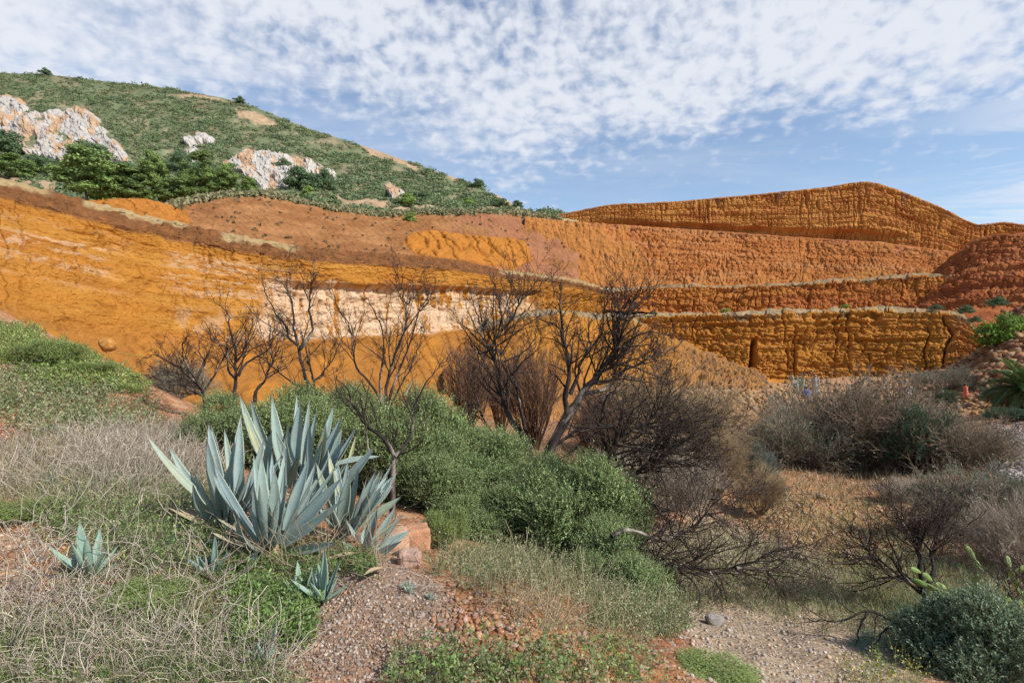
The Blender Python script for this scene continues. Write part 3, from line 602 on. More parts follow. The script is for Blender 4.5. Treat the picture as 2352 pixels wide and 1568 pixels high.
def hit(px, py):
    px = np.atleast_1d(np.asarray(px, float)); py = np.atleast_1d(np.asarray(py, float))
    X = (px[:, None] - CX) / FPX * DD; Z = -(py[:, None] - CY) / FPX * DD
    below = Z < gheight(X, np.broadcast_to(DD, X.shape)); k = np.argmax(below, 1); ok = below.any(1) & (k > 0); k = np.maximum(k, 1)
    r = np.arange(len(px)); f0 = (Z - gheight(X, np.broadcast_to(DD, X.shape)))[r, k - 1]; f1 = (Z - gheight(X, np.broadcast_to(DD, X.shape)))[r, k]
    t = f0 / (f0 - f1 + 1e-9); d = DD[k - 1] * (1 - t) + DD[k] * t
    p = unproj(px, py, d); p[:, 2] = gheight(p[:, 0], p[:, 1]); return p, ok
def gpt(px, d):
    x = (px - CX) / FPX * d; return np.array([x, d, float(gheight(x, d))])
# colours of the ground
f_a = fbm(GX / 1.5, GY / 1.5, 0, 4, 210); f_b = fbm(GX / .5, GY / .5, 0, 4, 211)
SOIL = c3(.33, .155, .068); RS = c3(.25, .10, .05); GRV = c3(.27, .19, .135); PATH = c3(.32, .25, .17); DK = c3(.20, .10, .055)
C = mixcol(SOIL, RS, sst(-.2, .6, f_a)); C = mixcol(C, c3(.46, .29, .165), .6 * sst(.1, .6, f_b))
def reg(poly, soft=25, wob=25): return sst(-soft, soft, polydist(ppx, ppy, poly) + wob * f_a) * (GY > .8)
C = mixcol(C, GRV, reg([(560, 1300), (760, 1270), (900, 1290), (1020, 1350), (1060, 1450), (980, 1500), (760, 1568), (640, 1500), (680, 1400), (480, 1360)]) * .9)
C = mixcol(C, c3(.23, .125, .075), reg([(640, 1520), (820, 1440), (1080, 1470), (1100, 1560), (800, 1600), (560, 1600)]) * .6)
pth = reg([(1420, 1340), (1500, 1230), (1620, 1170), (1800, 1230), (1950, 1300), (2100, 1450), (2150, 1700), (1680, 1700), (1560, 1450)], 40, 20); C = mixcol(C, PATH, pth * .85)
C = mixcol(C, c3(.40, .34, .26), reg([(2270, 990), (2500, 960), (2500, 1150), (2330, 1120)]) * .9)
C = mixcol(C, c3(.38, .20, .085), reg([(1500, 1080), (1800, 1080), (2100, 1180), (2150, 1280), (1950, 1290), (1700, 1190)]) * .8)
C = mixcol(C, RS * .9, reg([(1400, 1430), (1560, 1440), (1620, 1500), (1450, 1540)], 15, 10) * .8)
C = mixcol(C, c3(.37, .15, .026), sst(24, 34, GY) * (1 - sst(1500, 1650, ppx)) * .95)
C = mixcol(C, c3(.45, .25, .12), sst(34, 45, GY) * sst(1550, 1700, ppx) * .8)
C = mixcol(C, c3(.36, .15, .06), sst(2200, 2300, ppx) * sst(44, 54, GY) * .8)
idx = np.arange(NS * NT).reshape(NT, NS); F = np.stack([idx[:-1, :-1], idx[:-1, 1:], idx[1:, 1:], idx[1:, :-1]], -1).reshape(-1, 4)
o = mk('ground', np.stack([GX, GY, GZ], -1), F, M['ground'], C.reshape(-1, 3)); tag(o, kind='structure')
# ================================================================ vegetation and things
def surf_samples(sh, n, seg0, seg1, dens=None):
    """random samples over a displaced sheet between v rows, uniform in screen space"""
    pass
# ---------------------------------------------------------------- scrub mass on the hillside
def cluster_leaves(ctr, rad, nl, size, g, flat=.75, shade=None):
    """leaf faces spread over lumpy domes. ctr (N,3) rad (N,)"""
    N_ = len(ctr); q = unit(g.normal(size=(N_, nl, 3))); q[..., 2] = np.abs(q[..., 2]) * 1.0 - .12
    r = rad[:, None, None] * (.55 + .5 * g.random((N_, nl, 1))) * (1 + .25 * np.sin(q[..., :1] * 7 + ctr[:, None, :1]) * np.cos(q[..., 1:2] * 6))
    P = ctr[:, None] + q * r * np.array([1, 1, flat]); nr = unit(q + g.normal(size=q.shape) * .45)
    ax = unit(np.cross(nr, g.normal(size=q.shape)) + np.array([0, 0, .35]))
    Ln = (size if np.ndim(size) == 0 else np.repeat(size, nl)) * (.6 + .8 * g.random(N_ * nl))
    V, F = leaves(P.reshape(-1, 3), ax.reshape(-1, 3), nr.reshape(-1, 3), Ln, Ln * .8)
    return V, F
def scrub():
    g = np.random.default_rng(21); P = Mt.P; sc = Mt_scar
    n = 12000
    px = g.random(n * 3) * 1400 - 60; t = g.random(n * 3)
    iu = np.clip(np.interp(px, Mt.px[0], np.arange(Mt.px.shape[1])).astype(int), 0, Mt.px.shape[1] - 1); iv = (t * 419).astype(int)
    X, Y = Mt.px[iv, iu], Mt.py[iv, iu]
    dens = .66 + 1.1 * fbm(X / 45, Y / 16, 0, 3, 31); dens -= 1.2 * Mt_scar[iv, iu] + .35 * sst(420, 620, X) * (1 - sst(0, .5, np.abs(t - .9) * 2))
    ok = g.random(n * 3) < dens
    for poly, _ in OUT: ok &= polydist(X, Y, poly) < -1
    c = P[iv, iu][ok]; X, Y = X[ok], Y[ok]; print('scrub', len(c))
    d = c[:, 1]; rad = (.55 + 1.7 * g.random(len(c))**3.5) * (d / 200)**.25 * (1 + .5 * (fbm(X / 90, Y / 40, 0, 2, 35) > .2))
    V, F = cluster_leaves(c + c3(0, 0, .1), rad, 34, .30 + rad * .16, g, .5)
    k = fbm(X / 40, Y / 20, 0, 3, 36); r = g.random(len(c))
    base = mixcol(c3(.135, .19, .085), c3(.195, .245, .12), sst(-.3, .5, k) * .5 + r * .5)
    base = mixcol(base, c3(.25, .22, .13), (r > .86) * .7); base = mixcol(base, c3(.115, .165, .085), (r < .2) * .8)
    C = np.repeat(base, 34 * 4, 0); C = C * (.8 + .4 * np.repeat(g.random(len(C) // 4), 4))[:, None]
    o = mk('scrub', V, F, M['farleaf'], C, smooth=False); tag(o, 'low green macchia scrub covering the whole hillside', 'scrub', kind='stuff')
scrub()
# ---------------------------------------------------------------- trees and large shrubs on the hillside
def make_pine(name, seed, w, h, lumps, nl, ccol, trunk=True, lsz=.32, flat=.8, low=.12):
    g = np.random.default_rng(seed); root = empty(name)
    q = unit(g.normal(size=(lumps, 3))); hgt = g.random(lumps)
    prof = np.sqrt(np.clip(1 - (2 * hgt - .75)**2 / 1.65, .05, 1)) * .5
    a = g.random(lumps) * 6.28; rr = np.sqrt(g.random(lumps)) * prof
    c = np.stack([np.cos(a) * rr * w, np.sin(a) * rr * w, h * (low + (1 - low) * hgt * .95)], 1)
    c[:, 2] += .05 * h * g.normal(size=lumps)
    rad = w * (.12 + .10 * g.random(lumps))
    V, F = cluster_leaves(c, rad, nl, lsz, g, flat)
    k = g.random(lumps); base = mixcol(ccol * .8, ccol * 1.25, k); C = np.repeat(base, nl * 4, 0) * (.8 + .4 * np.repeat(g.random(lumps * nl), 4))[:, None]
    mk('crown', V, F, M['farleaf'], C, smooth=False, parent=root)
    if trunk:
        P = grow(np.zeros((1, 3)), c3(.05, 0, 1)[None], np.array([h * .75]), 8, .08, 0, g); r = np.linspace(.03 * h * .6, .008 * h, 8)[None]
        st, dr, rr_, ll = branch_from(P, r, 9, 1.0, .55, g, .3); P2 = grow(st, dr, ll, 6, .15, .05, g)
        a_ = Acc(); v, f = tubes(P - c3(0, 0, .3), r, 7); a_.add(v, f, c3(.16, .11, .08)); v, f = tubes(P2, np.linspace(1, .3, 6)[None] * rr_[:, None] * .5, 5); a_.add(v, f, c3(.15, .10, .07))
        a_.build('trunk', M['bark'], root)
    return root
PGREEN = c3(.175, .25, .075); DARKG = c3(.12, .18, .085)
pineA = make_pine('pine_tree', 301, 7, 8, 52, 210, PGREEN); pineB = make_pine('pine_tree', 302, 6.0, 10, 46, 210, PGREEN * .9, flat=.95)
olive = make_pine('round_shrub', 303, 8, 4.6, 34, 200, DARKG, trunk=False, low=.05)
lime = make_pine('round_shrub', 304, 6, 4.6, 26, 180, c3(.25, .36, .09), trunk=False, low=.05)
TREES = [  # proto, centre px, base py, width, height (photo px), label
 (pineA, 33, 416, 72, 46, 'small round pine at the far left, just above the orange rim'),
 (pineA, 202, 458, 150, 98, 'largest and broadest pine, below the big pale outcrop'),
 (pineB, 300, 470, 92, 80, 'dark pine just right of the broadest pine on the hill foot'),
 (pineA, 350, 440, 66, 78, 'light green pine standing tall behind the middle of the pine row'),
 (pineB, 385, 470, 60, 56, 'bright low pine at the front of the middle of the pine row'),
 (pineB, 455, 452, 66, 96, 'tall narrow grey green pine in the pine row'),
 (pineA, 420, 452, 56, 46, 'small bright pine just left of the tall narrow one'),
 (pineA, 525, 442, 54, 56, 'pointed light green pine at the left end of the wide white outcrop'),
 (pineA, 572, 442, 38, 32, 'smallest bright pine in front of the wide white outcrop'),
 (pineA, 500, 448, 44, 26, 'low bright pine shrub between the tall narrow pine and the pointed one'),
 (lime, 250, 470, 60, 44, 'bright young pine in front of the broadest pine'),
 (lime, 330, 478, 56, 36, 'low dark green shrub at the very front of the pine row'),
 (olive, 206, 378, 84, 34, 'dark olive shrub leaning on the foot of the big pale outcrop'),
 (olive, 10, 372, 100, 48, 'dark green shrub under the outcrop at the left edge'),
 (olive, 95, 402, 70, 30, 'grey green shrub left of the broadest pine'),
 (olive, 688, 444, 74, 42, 'dark round shrub at the right foot of the wide white outcrop'),
 (olive, 742, 444, 56, 38, 'grey round shrub right of the dark one below the wide white outcrop'),
 (lime, 704, 462, 34, 24, 'small bright green shrub on the rim of the brown spoil hill'),
 (olive, 650, 398, 46, 20, 'flat green shrub above the wide white outcrop'),
 (lime, 938, 482, 46, 28, 'bright green shrub below the small grey outcrop'),
 (lime, 941, 511, 34, 18, 'small green shrub low on the brown hill, under the bright one'),
 (olive, 975, 470, 34, 20, 'small shrub right of the small grey outcrop'),
 (olive, 250, 418, 60, 30, 'dark shrub behind the broadest pine'),
 (olive, 295, 432, 56, 40, 'dark green shrub between two pines in the middle of the row'),
 (olive, 482, 430, 50, 44, 'dark shrub directly behind the tall narrow pine'),
 (olive, 420, 405, 60, 40, 'mid green shrub behind the pine row, above its middle'),
 (lime, 1078, 484, 34, 22, 'green shrub near the right end of the hillside foot'),
 (olive, 1150, 482, 40, 16, 'low green shrub near the saddle, left of the last sandy scar'),
 (olive, 1188, 392 + 92, 26, 14, 'little green shrub on the right end of the hillside foot'),
 (olive, 104, 173, 26, 12, 'dark shrub breaking the skyline at the top left of the hill'),
 (olive, 550, 231, 26, 12, 'dark shrub on the skyline where the hill starts to fall'),
 (olive, 1097, 437, 30, 16, 'rounded shrub on the skyline left of the last sandy scar')]
used = set()
for pr, cx_, by, w_, h_, lab in TREES:
    o = pr if pr.name not in used else copy_tree(pr); used.add(pr.name)
    p = Mt.at(float(cx_), float(max(by - 6, np.interp(cx_, kM, sky) + 2))) if by < 500 else H.at(941.0, 508.0, 1)
    if by >= 440 and by < 500 and cx_ < 600: p = unproj(cx_, by, 96 + cx_ * .02)
    d = p[1]; ww, hh = {pineA: (7, 8), pineB: (6, 10), olive: (8, 4.6), lime: (6, 4.6)}[pr]
    o.location = p + c3(0, 0, -.2); o.scale = (w_ / FPX * d / ww * 1.0, w_ / FPX * d / ww, h_ / FPX * d / hh * 1.14)
    o.rotation_euler = (0, 0, random.uniform(0, 6.28))
    tag(o, lab, 'pine tree' if 'pine_tree' in o.name else 'shrub', 'trees and shrubs on the hillside')

# small dry tufts over the brown hill
def hill_tufts():
    g = np.random.default_rng(41); n = 240; iu = (g.random(n) * 899).astype(int); iv = (g.random(n)**.8 * 178).astype(int)
    X, Y = H.px[iv, iu], H.py[iv, iu]; ok = (polydist(X, Y, pan) < -4) & (polydist(X, Y, mnd) < -2) & (X > 380)
    # grassy rim: dense dry grass along the crest
    n2 = 1500; iu2 = (g.random(n2) * 899).astype(int); iv2 = (172 + g.random(n2) * 16).astype(int); ok2 = (H.px[iv2, iu2] > 395) & (H.px[iv2, iu2] < 1290)
    c = np.vstack([H.P[iv, iu][ok], H.P[iv2, iu2][ok2]]); k = ok.sum(); m = len(c); rad = np.concatenate([.08 + .26 * g.random(k)**2, .35 + .6 * g.random(m - k)])
    V, F = cluster_leaves(c, rad, 16, .22 + rad * .3, g, .8)
    col = np.where((np.arange(m) < k)[:, None], c3(.20, .15, .085), mixcol(c3(.32, .27, .16), c3(.20, .22, .10), g.random(m)))
    o = mk('dry_tufts', V, F, M['grass'], np.repeat(col, 64, 0), smooth=False); tag(o, 'dry tufts and grass dotted over the brown spoil hill and its rim', 'tufts', kind='stuff')
hill_tufts()

# ---------------------------------------------------------------- agaves
def leaf_mesh(B, T_, w, g, bend=.12, outward=None, face=None, rows=38, colr=None, yellow=0.0):
    """one fleshy agave leaf from B to T_ (3D), max width w in metres; returns V,F,C"""
    B, T_ = np.asarray(B, float), np.asarray(T_, float); Ln = np.linalg.norm(T_ - B)
    ow = outward if outward is not None else c3(0, 0, -1)
    c = .5 * B + .5 * T_ + ow * bend * Ln
    t = np.linspace(0, 1, rows)[:, None]; P = (1 - t)**2 * B + 2 * t * (1 - t) * c + t**2 * T_
    T = unit(np.gradient(P, axis=0)); fc = face if face is not None else c3(0, -1, .3)
    S = unit(np.cross(T, fc)); Nn = np.cross(S, T)
    t1 = t[:, 0]; wd = w * np.interp(t1, [0, .12, .38, .55, .75, .9, .97, 1], [.62, .66, 1, .97, .66, .28, .07, .012])
    tooth = 1 + .06 * (np.abs((t1 * Ln / .035) % 1 - .5) * 4 - 1) * (t1 < .93)
    tw = g.normal() * .25 * t1; cs, sn = np.cos(tw)[:, None], np.sin(tw)[:, None]; S, Nn = S * cs + Nn * sn, Nn * cs - S * sn
    xs = np.array([-1, -.72, -.35, 0, .35, .72, 1]); gut = .45 + .35 * g.random()
    top = gut * np.abs(xs)**1.7; th = .16 * (1 - np.abs(xs)**2.5)
    wave = 1 + .05 * np.sin(t1 * 9 + g.random() * 6)
    half = (wd * tooth * wave / 2)[:, None, None]; gtap = (1 - .5 * t1)[:, None, None]
    up = P[:, None] + S[:, None] * xs[None, :, None] * half + Nn[:, None] * (top[None, :, None] * half * gtap)
    dn = P[:, None] + S[:, None] * xs[None, 1:-1, None] * half * 1.0 + Nn[:, None] * ((top - th * 1.6)[None, 1:-1, None] * half * gtap) 
    ring = np.concatenate([up, dn[:, ::-1]], 1); m = ring.shape[1]
    idx = np.arange(rows * m).reshape(rows, m); nx = np.roll(idx, -1, 1)
    F = np.stack([idx[:-1], nx[:-1], nx[1:], idx[1:]], -1).reshape(-1, 4)
    base = c3(.25, .32, .30) if colr is None else colr
    bnd = perlin(t1 * Ln / .07, g.random() * 90, 0, 1) * .5 + perlin(t1 * Ln / .025, g.random() * 90, 0, 2) * .2
    C = base * (1 + .20 * bnd[:, None, None]) * np.ones((rows, m, 1)); C = C * (1 + .10 * (g.random() - .5))
    C = lerp(C, base * c3(.74, .84, 1.0), (.6 * g.random())); C = lerp(C, base * c3(1.12, 1.14, .95), .5 * g.random())
    edge = np.zeros(m); edge[[0, 6]] = 1; C = lerp(C, c3(.46, .48, .33), edge[None, :, None] * .7)
    xx = np.concatenate([xs, xs[1:-1][::-1]]); st = fbm(xx[None] * 2.5, t1[:, None] * 1.2, g.random() * 40, 3, 7)
    C = lerp(C, c3(.33, .41, .30), sst(.1, .6, st)[..., None] * .4)
    C = lerp(C, c3(.46, .43, .18), np.clip(yellow * (.6 + .6 * fbm(xx[None] * 1.5, t1[:, None] * 3, 5, 2, 9)), 0, 1)[..., None])
    tip = sst(.88, .97, t1)[:, None, None]; C = lerp(C, c3(.20, .17, .17), tip * .85)
    for _k in range(g.integers(0, 4)):
        k = .4 + .4 * g.random(); sp = np.exp(-(((t1[:, None] - k) / .012)**2 + ((xx[None] - (g.random() - .5)) / .22)**2)); C = lerp(C, c3(.42, .33, .2), sp[..., None] * .8)
    return ring.reshape(-1, 3), F, C.reshape(-1, 3)
def hero_agave(label, bx, by, d0, LV, seed, group, nf=18, hs=1.0):
    """LV: (tip px, tip py, base px, base py, width px, depth offset of the tip, bend, yellow)"""
    g = np.random.default_rng(seed); c0 = unproj(bx, by, d0); c0[2] = min(c0[2], gheight(c0[0], c0[1]) + .05)
    root = empty('agave', c0)
    for (tx, ty, x0, y0, w, dz, bend, yel) in LV:
        B = unproj(x0, y0, d0 + dz * .12); T_ = unproj(tx, ty, d0 + dz)
        # take the base a little down and inwards, into the heart of the rosette
        B = B + (c3(c0[0], c0[1], B[2] - .05) - B) * .12
        outw = unit(c3(T_[0] - c0[0], (T_[1] - c0[1]) * 1.0, 0) + 1e-6) * .8 + c3(0, 0, -.45)
        fc = unit(c3(0, -1, .25) * 1.0 - c3(T_[0] - c0[0], (T_[1] - c0[1]), -.25) * .75 + g.normal(size=3) * .22)
        V, F, C = leaf_mesh(B, T_, w / FPX * d0 * .80, g, bend, outw, fc, yellow=yel, rows=46)
        mk('leaf', V - c0, F, M['agave'], C, parent=root)
    for i in range(nf):          # shorter heart and outer leaves between the long ones
        a = i * 2.4 + g.random(); H2 = .5 + .35 * g.random(); dr = c3(math.cos(a) * .55, math.sin(a) * .55 + .1, .8); B = c0 + c3(math.cos(a) * .08, math.sin(a) * .08, .05)
        V, F, C = leaf_mesh(B, B + dr * H2 * hs, .07 * hs, g, .08, unit(c3(dr[0], dr[1], 0)) * .6 + c3(0, 0, -.4), unit(c3(-dr[0], -dr[1] - .3, .4)), rows=40, colr=c3(.40, .30, .19) if i % 5 == 4 else None)
        if i % 5 == 4: V[:, 2] = (V[:, 2] - c0[2]) * .35 + c0[2]
        mk('leaf', V - c0, F, M['agave'], C, parent=root)
    tag(root, label, 'agave', group)
GA = 'agaves of the big clump in the foreground'
hero_agave('left agave of the big clump, with two long leaves leaning far out to the left', 520, 1192, 5.3, [
 (334,995,502,1175,24,-.1,.10,.45),(387,1023,500,1180,25,.0,.10,0),(443,1109,503,1197,32,-.35,.22,.15),(476,1010,514,1185,34,-.1,.04,0),(478,973,518,1168,34,.2,.03,0),
 (485,974,530,1168,24,.35,.05,0),(515,982,549,1168,24,.3,.05,0),(553,952,532,1158,32,.45,.04,.05),(552,966,551,1158,34,.3,.03,0),(532,1053,524,1200,48,-.3,.05,0),
 (607,1005,557,1178,32,.25,.06,0),(560,1060,545,1190,26,-.1,.04,0),(500,1090,520,1195,30,-.45,.08,0)], 11, GA)
hero_agave('front agave of the big clump, with a very broad leaf pointing up to the right', 622, 1262, 4.75, [
 (490,1058,588,1232,27,-.15,.10,0),(600,1042,607,1243,38,.1,.04,0),(616,1047,619,1233,22,.25,.04,0),(581,1113,606,1250,28,-.3,.08,0),(631,1079,631,1232,38,-.1,.04,0),
 (654,1067,648,1228,20,.15,.02,0),(711,1045,656,1215,42,.25,.06,0),(726,1058,668,1230,30,.35,.05,0),(785,1096,640,1258,54,-.05,.05,0),(791,1144,628,1265,34,-.25,.06,0),
 (715,1122,683,1208,24,.1,.04,0),(647,1196,625,1262,42,-.45,.10,0),(546,1178,598,1258,34,-.45,.30,.25),(774,1244,640,1270,28,-.45,.06,.1),(575,1302,590,1250,26,-.65,.30,.1),(660,1110,640,1230,30,-.2,.05,0)], 12, GA)
hero_agave('rear agave of the big clump, its upright leaf tips against the green shrubs', 690, 1150, 5.8, [
 (549,903,640,1125,30,.1,.08,.25),(575,912,642,1115,34,.2,.07,.2),(558,932,612,1095,16,-.05,.05,.8),(624,908,651,1105,33,.2,.03,0),(682,902,672,1085,17,.4,.02,0),(690,920,676,1095,38,.1,.02,0),
 (711,915,691,1092,18,.35,.02,0),(727,940,701,1092,25,.25,.04,0),(661,965,666,1105,21,-.1,.02,.2),(625,984,602,1125,28,-.25,.05,0),(633,991,672,1078,19,-.2,.04,.1),(766,931,720,1085,24,.3,.05,0),
 (785,955,721,1105,40,.1,.06,0),(749,973,731,1085,28,-.1,.04,.85),(787,978,736,1115,28,.1,.05,0),(820,977,741,1110,30,.15,.09,0),(789,1006,731,1135,38,-.15,.06,0),(711,965,716,1105,23,-.1,.02,0),
 (818,998,808,1085,11,.2,.02,.9),(876,1047,780,1065,18,.1,-.10,.1),(860,1025,776,1135,32,-.05,.06,0),(683,1050,662,1115,25,-.4,.03,.5),(736,1033,701,1105,17,-.3,.03,.2),(655,1000,660,1120,30,-.15,.03,0),(740,1010,715,1120,34,-.1,.05,0)], 13, GA)
hero_agave('right agave of the big clump, its leaves fanning out towards the red boulder', 795, 1228, 5.2, [
 (726,1061,750,1155,18,-.1,.03,.4),(755,1045,770,1135,20,.1,.03,.8),(799,1056,781,1205,23,.1,.03,0),(803,1086,776,1220,35,-.15,.04,0),(824,1072,791,1220,29,-.1,.05,.1),(863,1080,801,1215,29,.1,.06,0),
 (874,1078,811,1208,25,.2,.06,0),(907,1089,851,1165,25,.25,.07,0),(923,1138,831,1205,31,.05,.10,.35),(904,1111,841,1175,27,.15,.08,.1),(831,1177,758,1236,40,-.4,.16,.1),(890,1091,836,1165,18,.3,.06,0),
 (876,1119,831,1195,25,-.05,.06,0),(755,1236,700,1222,30,-.2,-.2,.9),(765,1075,760,1210,30,-.2,.03,0),(850,1130,800,1222,34,-.25,.07,0)], 14, GA)
hero_agave('small low agave at the right end of the big clump', 852, 1268, 4.8, [
 (867,1166,838,1255,29,-.05,.05,0),(908,1163,850,1250,19,.1,.07,0),(926,1180,832,1252,18,.05,.12,.6),(944,1216,850,1265,27,.1,.08,0),(925,1240,842,1283,25,-.2,.06,0),(926,1258,880,1292,17,-.2,.06,0),
 (941,1286,862,1292,10,-.3,.0,.2),(785,1240,820,1268,18,-.25,.14,.3),(888,1205,846,1258,19,.2,.04,0),(840,1201,830,1255,17,.2,.03,0)], 15, GA, 4, .4)
# dead dry leaves at the foot of the clump
def dead_leaves():
    g = np.random.default_rng(16)
    for i in range(13):
        px_, py_ = [(455,1240),(510,1262),(560,1275),(700,1262),(745,1290),(800,1300),(640,1290),(500,1310),(470,1290),(880,1315),(590,1300),(720,1310),(540,1240)][i]
        p, _ = hit(px_, py_); a = g.random() * 6.28; Ln = .22 + .2 * g.random(); q = p[0] + c3(math.cos(a) * Ln, math.sin(a) * Ln * .6, .05 + .1 * g.random())
        V, F, C = leaf_mesh(p[0] + c3(0, 0, .03), q, .05, g, .12, c3(0, 0, 1), c3(0, -.2, 1), rows=16, colr=c3(.42, .30, .17))
        C = lerp(C, c3(.42, .30, .18), .9); o = mk('dead_leaf', V, F, M['agave'], C); tag(o, 'fallen dry tan agave leaf on the ground under the big clump', 'dead leaf', 'dry leaves fallen under the agave clump')
dead_leaves()
def rosette(label, px_, py_, h, n, seed, spread=.9, colr=None, group='young agaves', d=None, merge=False, name='agave'):
    g = np.random.default_rng(seed)
    p = hit(px_, py_)[0][0] if d is None else unproj(px_, py_, d); H_ = h / FPX * p[1]; root = None; acc = Acc()
    if not merge: root = empty(name, p)
    for i in range(n):
        a = i * 2.4 + g.random() * .5; k = i / n; el = .45 + .95 * k + .12 * g.normal(); Ln = H_ * (.75 + .4 * g.random()) * (.85 + .25 * k)
        dr = c3(math.cos(a) * math.cos(el) * spread, math.sin(a) * math.cos(el) * spread, math.sin(el))
        V, F, C = leaf_mesh(c3(0, 0, 0) + c3(math.cos(a), math.sin(a), 0) * H_ * .04, dr * Ln, Ln * .17, g, .12, unit(c3(dr[0], dr[1], 0) + 1e-6) * .5 + c3(0, 0, -.4), unit(c3(-dr[0], -dr[1], .6)) + c3(0, -.25, .1), rows=18 if not merge else 9, colr=colr if colr is not None else c3(.23, .34, .27))
        if merge: acc.add(V, F, C)
        else: mk('leaf', V, F, M['agave'], C, parent=root)
    if merge: root = acc.build(name, M['agave']); root.location = tuple(map(float, p))
    tag(root, label, 'agave', group); return root
rosette('young agave standing alone on the lower left, above the green weeds', 208, 1328, 118, 11, 401)
rosette('small dark agave at the left foot of the big clump', 487, 1322, 84, 12, 402, colr=c3(.17, .27, .24))  # leaves in a darker blue green
rosette('young agave on the gravel mound in front of the big clump', 742, 1380, 108, 12, 403)
rosette('pale young agave half hidden in weeds left of the gravel mound', 690, 1378, 88, 9, 404, colr=c3(.25, .36, .27))
rosette('small dark agave among brush left of the big clump', 388, 1262, 40, 8, 405, colr=c3(.15, .25, .22))
rosette('tiny agave right of the gravel mound, nearer the red boulder', 930, 1352, 34, 6, 406, merge=True)
rosette('tiny agave just below another one right of the gravel mound', 941, 1362, 30, 6, 416, merge=True)
rosette('tiny lone agave on orange soil right of the gravel mound', 987, 1376, 26, 6, 407, merge=True)
rosette('tiny agave on dark red soil at the right of the dry weeds', 1522, 1452, 34, 7, 408, merge=True)
rosette('pale small agave behind dry stems near the bottom edge, left of centre', 612, 1525, 80, 9, 409, colr=c3(.27, .38, .30))
rosette('small pale agave half buried by dry stems left of the gravel mound', 588, 1440, 46, 6, 410, merge=True)
rosette('pale agave tuft on the far valley floor, seen through the burnt trees', 1393, 965, 66, 14, 411, d=26, merge=True, colr=c3(.30, .38, .32))
rosette('blue agave under the sprawling burnt tree', 1392, 1070, 80, 14, 412, d=14, merge=True, colr=c3(.22, .33, .33))
rosette('spiky agave left of the grey robed figure, in front of the lowest tier', 1838, 905, 52, 12, 413, d=46, merge=True, colr=c3(.3, .36, .28))
rosette('dull agave left of the tall shrubs, at the end of the brush', 118, 1120, 40, 9, 414, merge=True, colr=c3(.16, .24, .2))

# ---------------------------------------------------------------- burnt trees
def tree(label, d, limbs, seed, r0, twn=(70, 260, 500), dj=.5, cat='burnt tree', pale=.3, up=.06, tl=.44, wig=.15, name='burnt_tree', ang=.75, zfix=True, fine=1.0, tw=1.0):
    """limbs: (list of (px,py), start radius px, end radius px, depth drift)"""
    g = np.random.default_rng(seed); first = limbs[0][0][0]
    base = unproj(first[0], first[1], d); gz = float(gheight(base[0], base[1])); root = empty(name, (base[0], base[1], min(base[2], gz)))
    o_ = np.array(root.location); allP, allR, cols = [], [], []
    for li, (pts, ra, rb, dd) in enumerate(limbs):
        pts = np.array(pts, float); K = max(10, int(len(pts) * 5)); u = np.linspace(0, len(pts) - 1, K)
        q = cr(pts, u); f = np.linspace(0, 1, K); P = unproj(q[:, 0], q[:, 1], d + dd * f)
        P[1:] += g.normal(size=(K - 1, 3)) * np.linspace(.0, 1, K - 1)[:, None] * .004 * d * .5 * tw**.7
        if li == 0 and base[2] > gz: P = np.vstack([c3(base[0], base[1], gz - .1), P]); f = np.concatenate([[0], f]); 
        rad = lerp(ra, rb, f**.7) / FPX * d * .5 * tw**.7
        # resample to a common count
        s = np.linspace(0, len(P) - 1, 26); P = cr(P, s); rad = np.interp(s, np.arange(len(rad)), rad)
        allP.append(P); allR.append(rad)
    P0, R0 = np.array(allP), np.array(allR)
    P0 = P0 - o_
    a = Acc(); V, F = tubes(P0, R0, 7)
    rad_n = 1 + .12 * g.normal(size=len(V)); ctr = np.repeat(P0.reshape(-1, 3), 7, 0); V = ctr + (V - ctr) * rad_n[:, None]
    s = fbm(V[:, 0] * 6, V[:, 1] * 6, V[:, 2] * 3, 3, seed); C = mixcol(c3(.022, .018, .016), c3(.06, .042, .032), sst(-.2, .5, s))
    C = mixcol(C, c3(.40, .34, .28), sst(.35, .6, fbm(V[:, 0] * 5, V[:, 1] * 5, V[:, 2] * 1.3, 3, seed + 1) + pale - .3) * .7)
    a.add(V, F, C); a.build('trunk', M['bark'], root)
    b = Acc(); P, Rr = P0, R0
    sz = d / FPX
    for lv, n_ in enumerate(twn):
        n_ = int(n_ * fine * (1.25, 2.0, 3.2)[min(lv, 2)])
        st, dr, pr, ln = branch_from(P, Rr, n_, ang + .1 * lv, tl * (1.0, 1.0, .95)[min(lv, 2)], g, (.25, .1, .1)[min(lv, 2)], up)
        ln = np.clip(ln, 6 * sz, 150 * sz); K = (9, 7, 5)[min(lv, 2)]
        P2 = grow(st, dr, ln, K, wig, up, g); r2 = np.minimum(pr * .5, (2.4, 1.35, .85)[min(lv, 2)] * sz * tw)[:, None] * np.linspace(1, .35, K)[None]
        r2 = np.maximum(r2, .36 * sz * tw)
        V, F = tubes(P2, r2, 4 if lv == 0 else 3); cc = g.random(len(P2)); cb = mixcol(c3(.028, .02, .017), c3(.085, .055, .04), cc * .8 + .1 * lv); b.add(V, F, np.repeat(cb, P2.shape[1] * (4 if lv == 0 else 3), 0))
        P, Rr = P2, r2
    b.build('branches', M['bark'], root)
    tag(root, label, cat, 'burnt leafless trees'); return root
T_ = tree
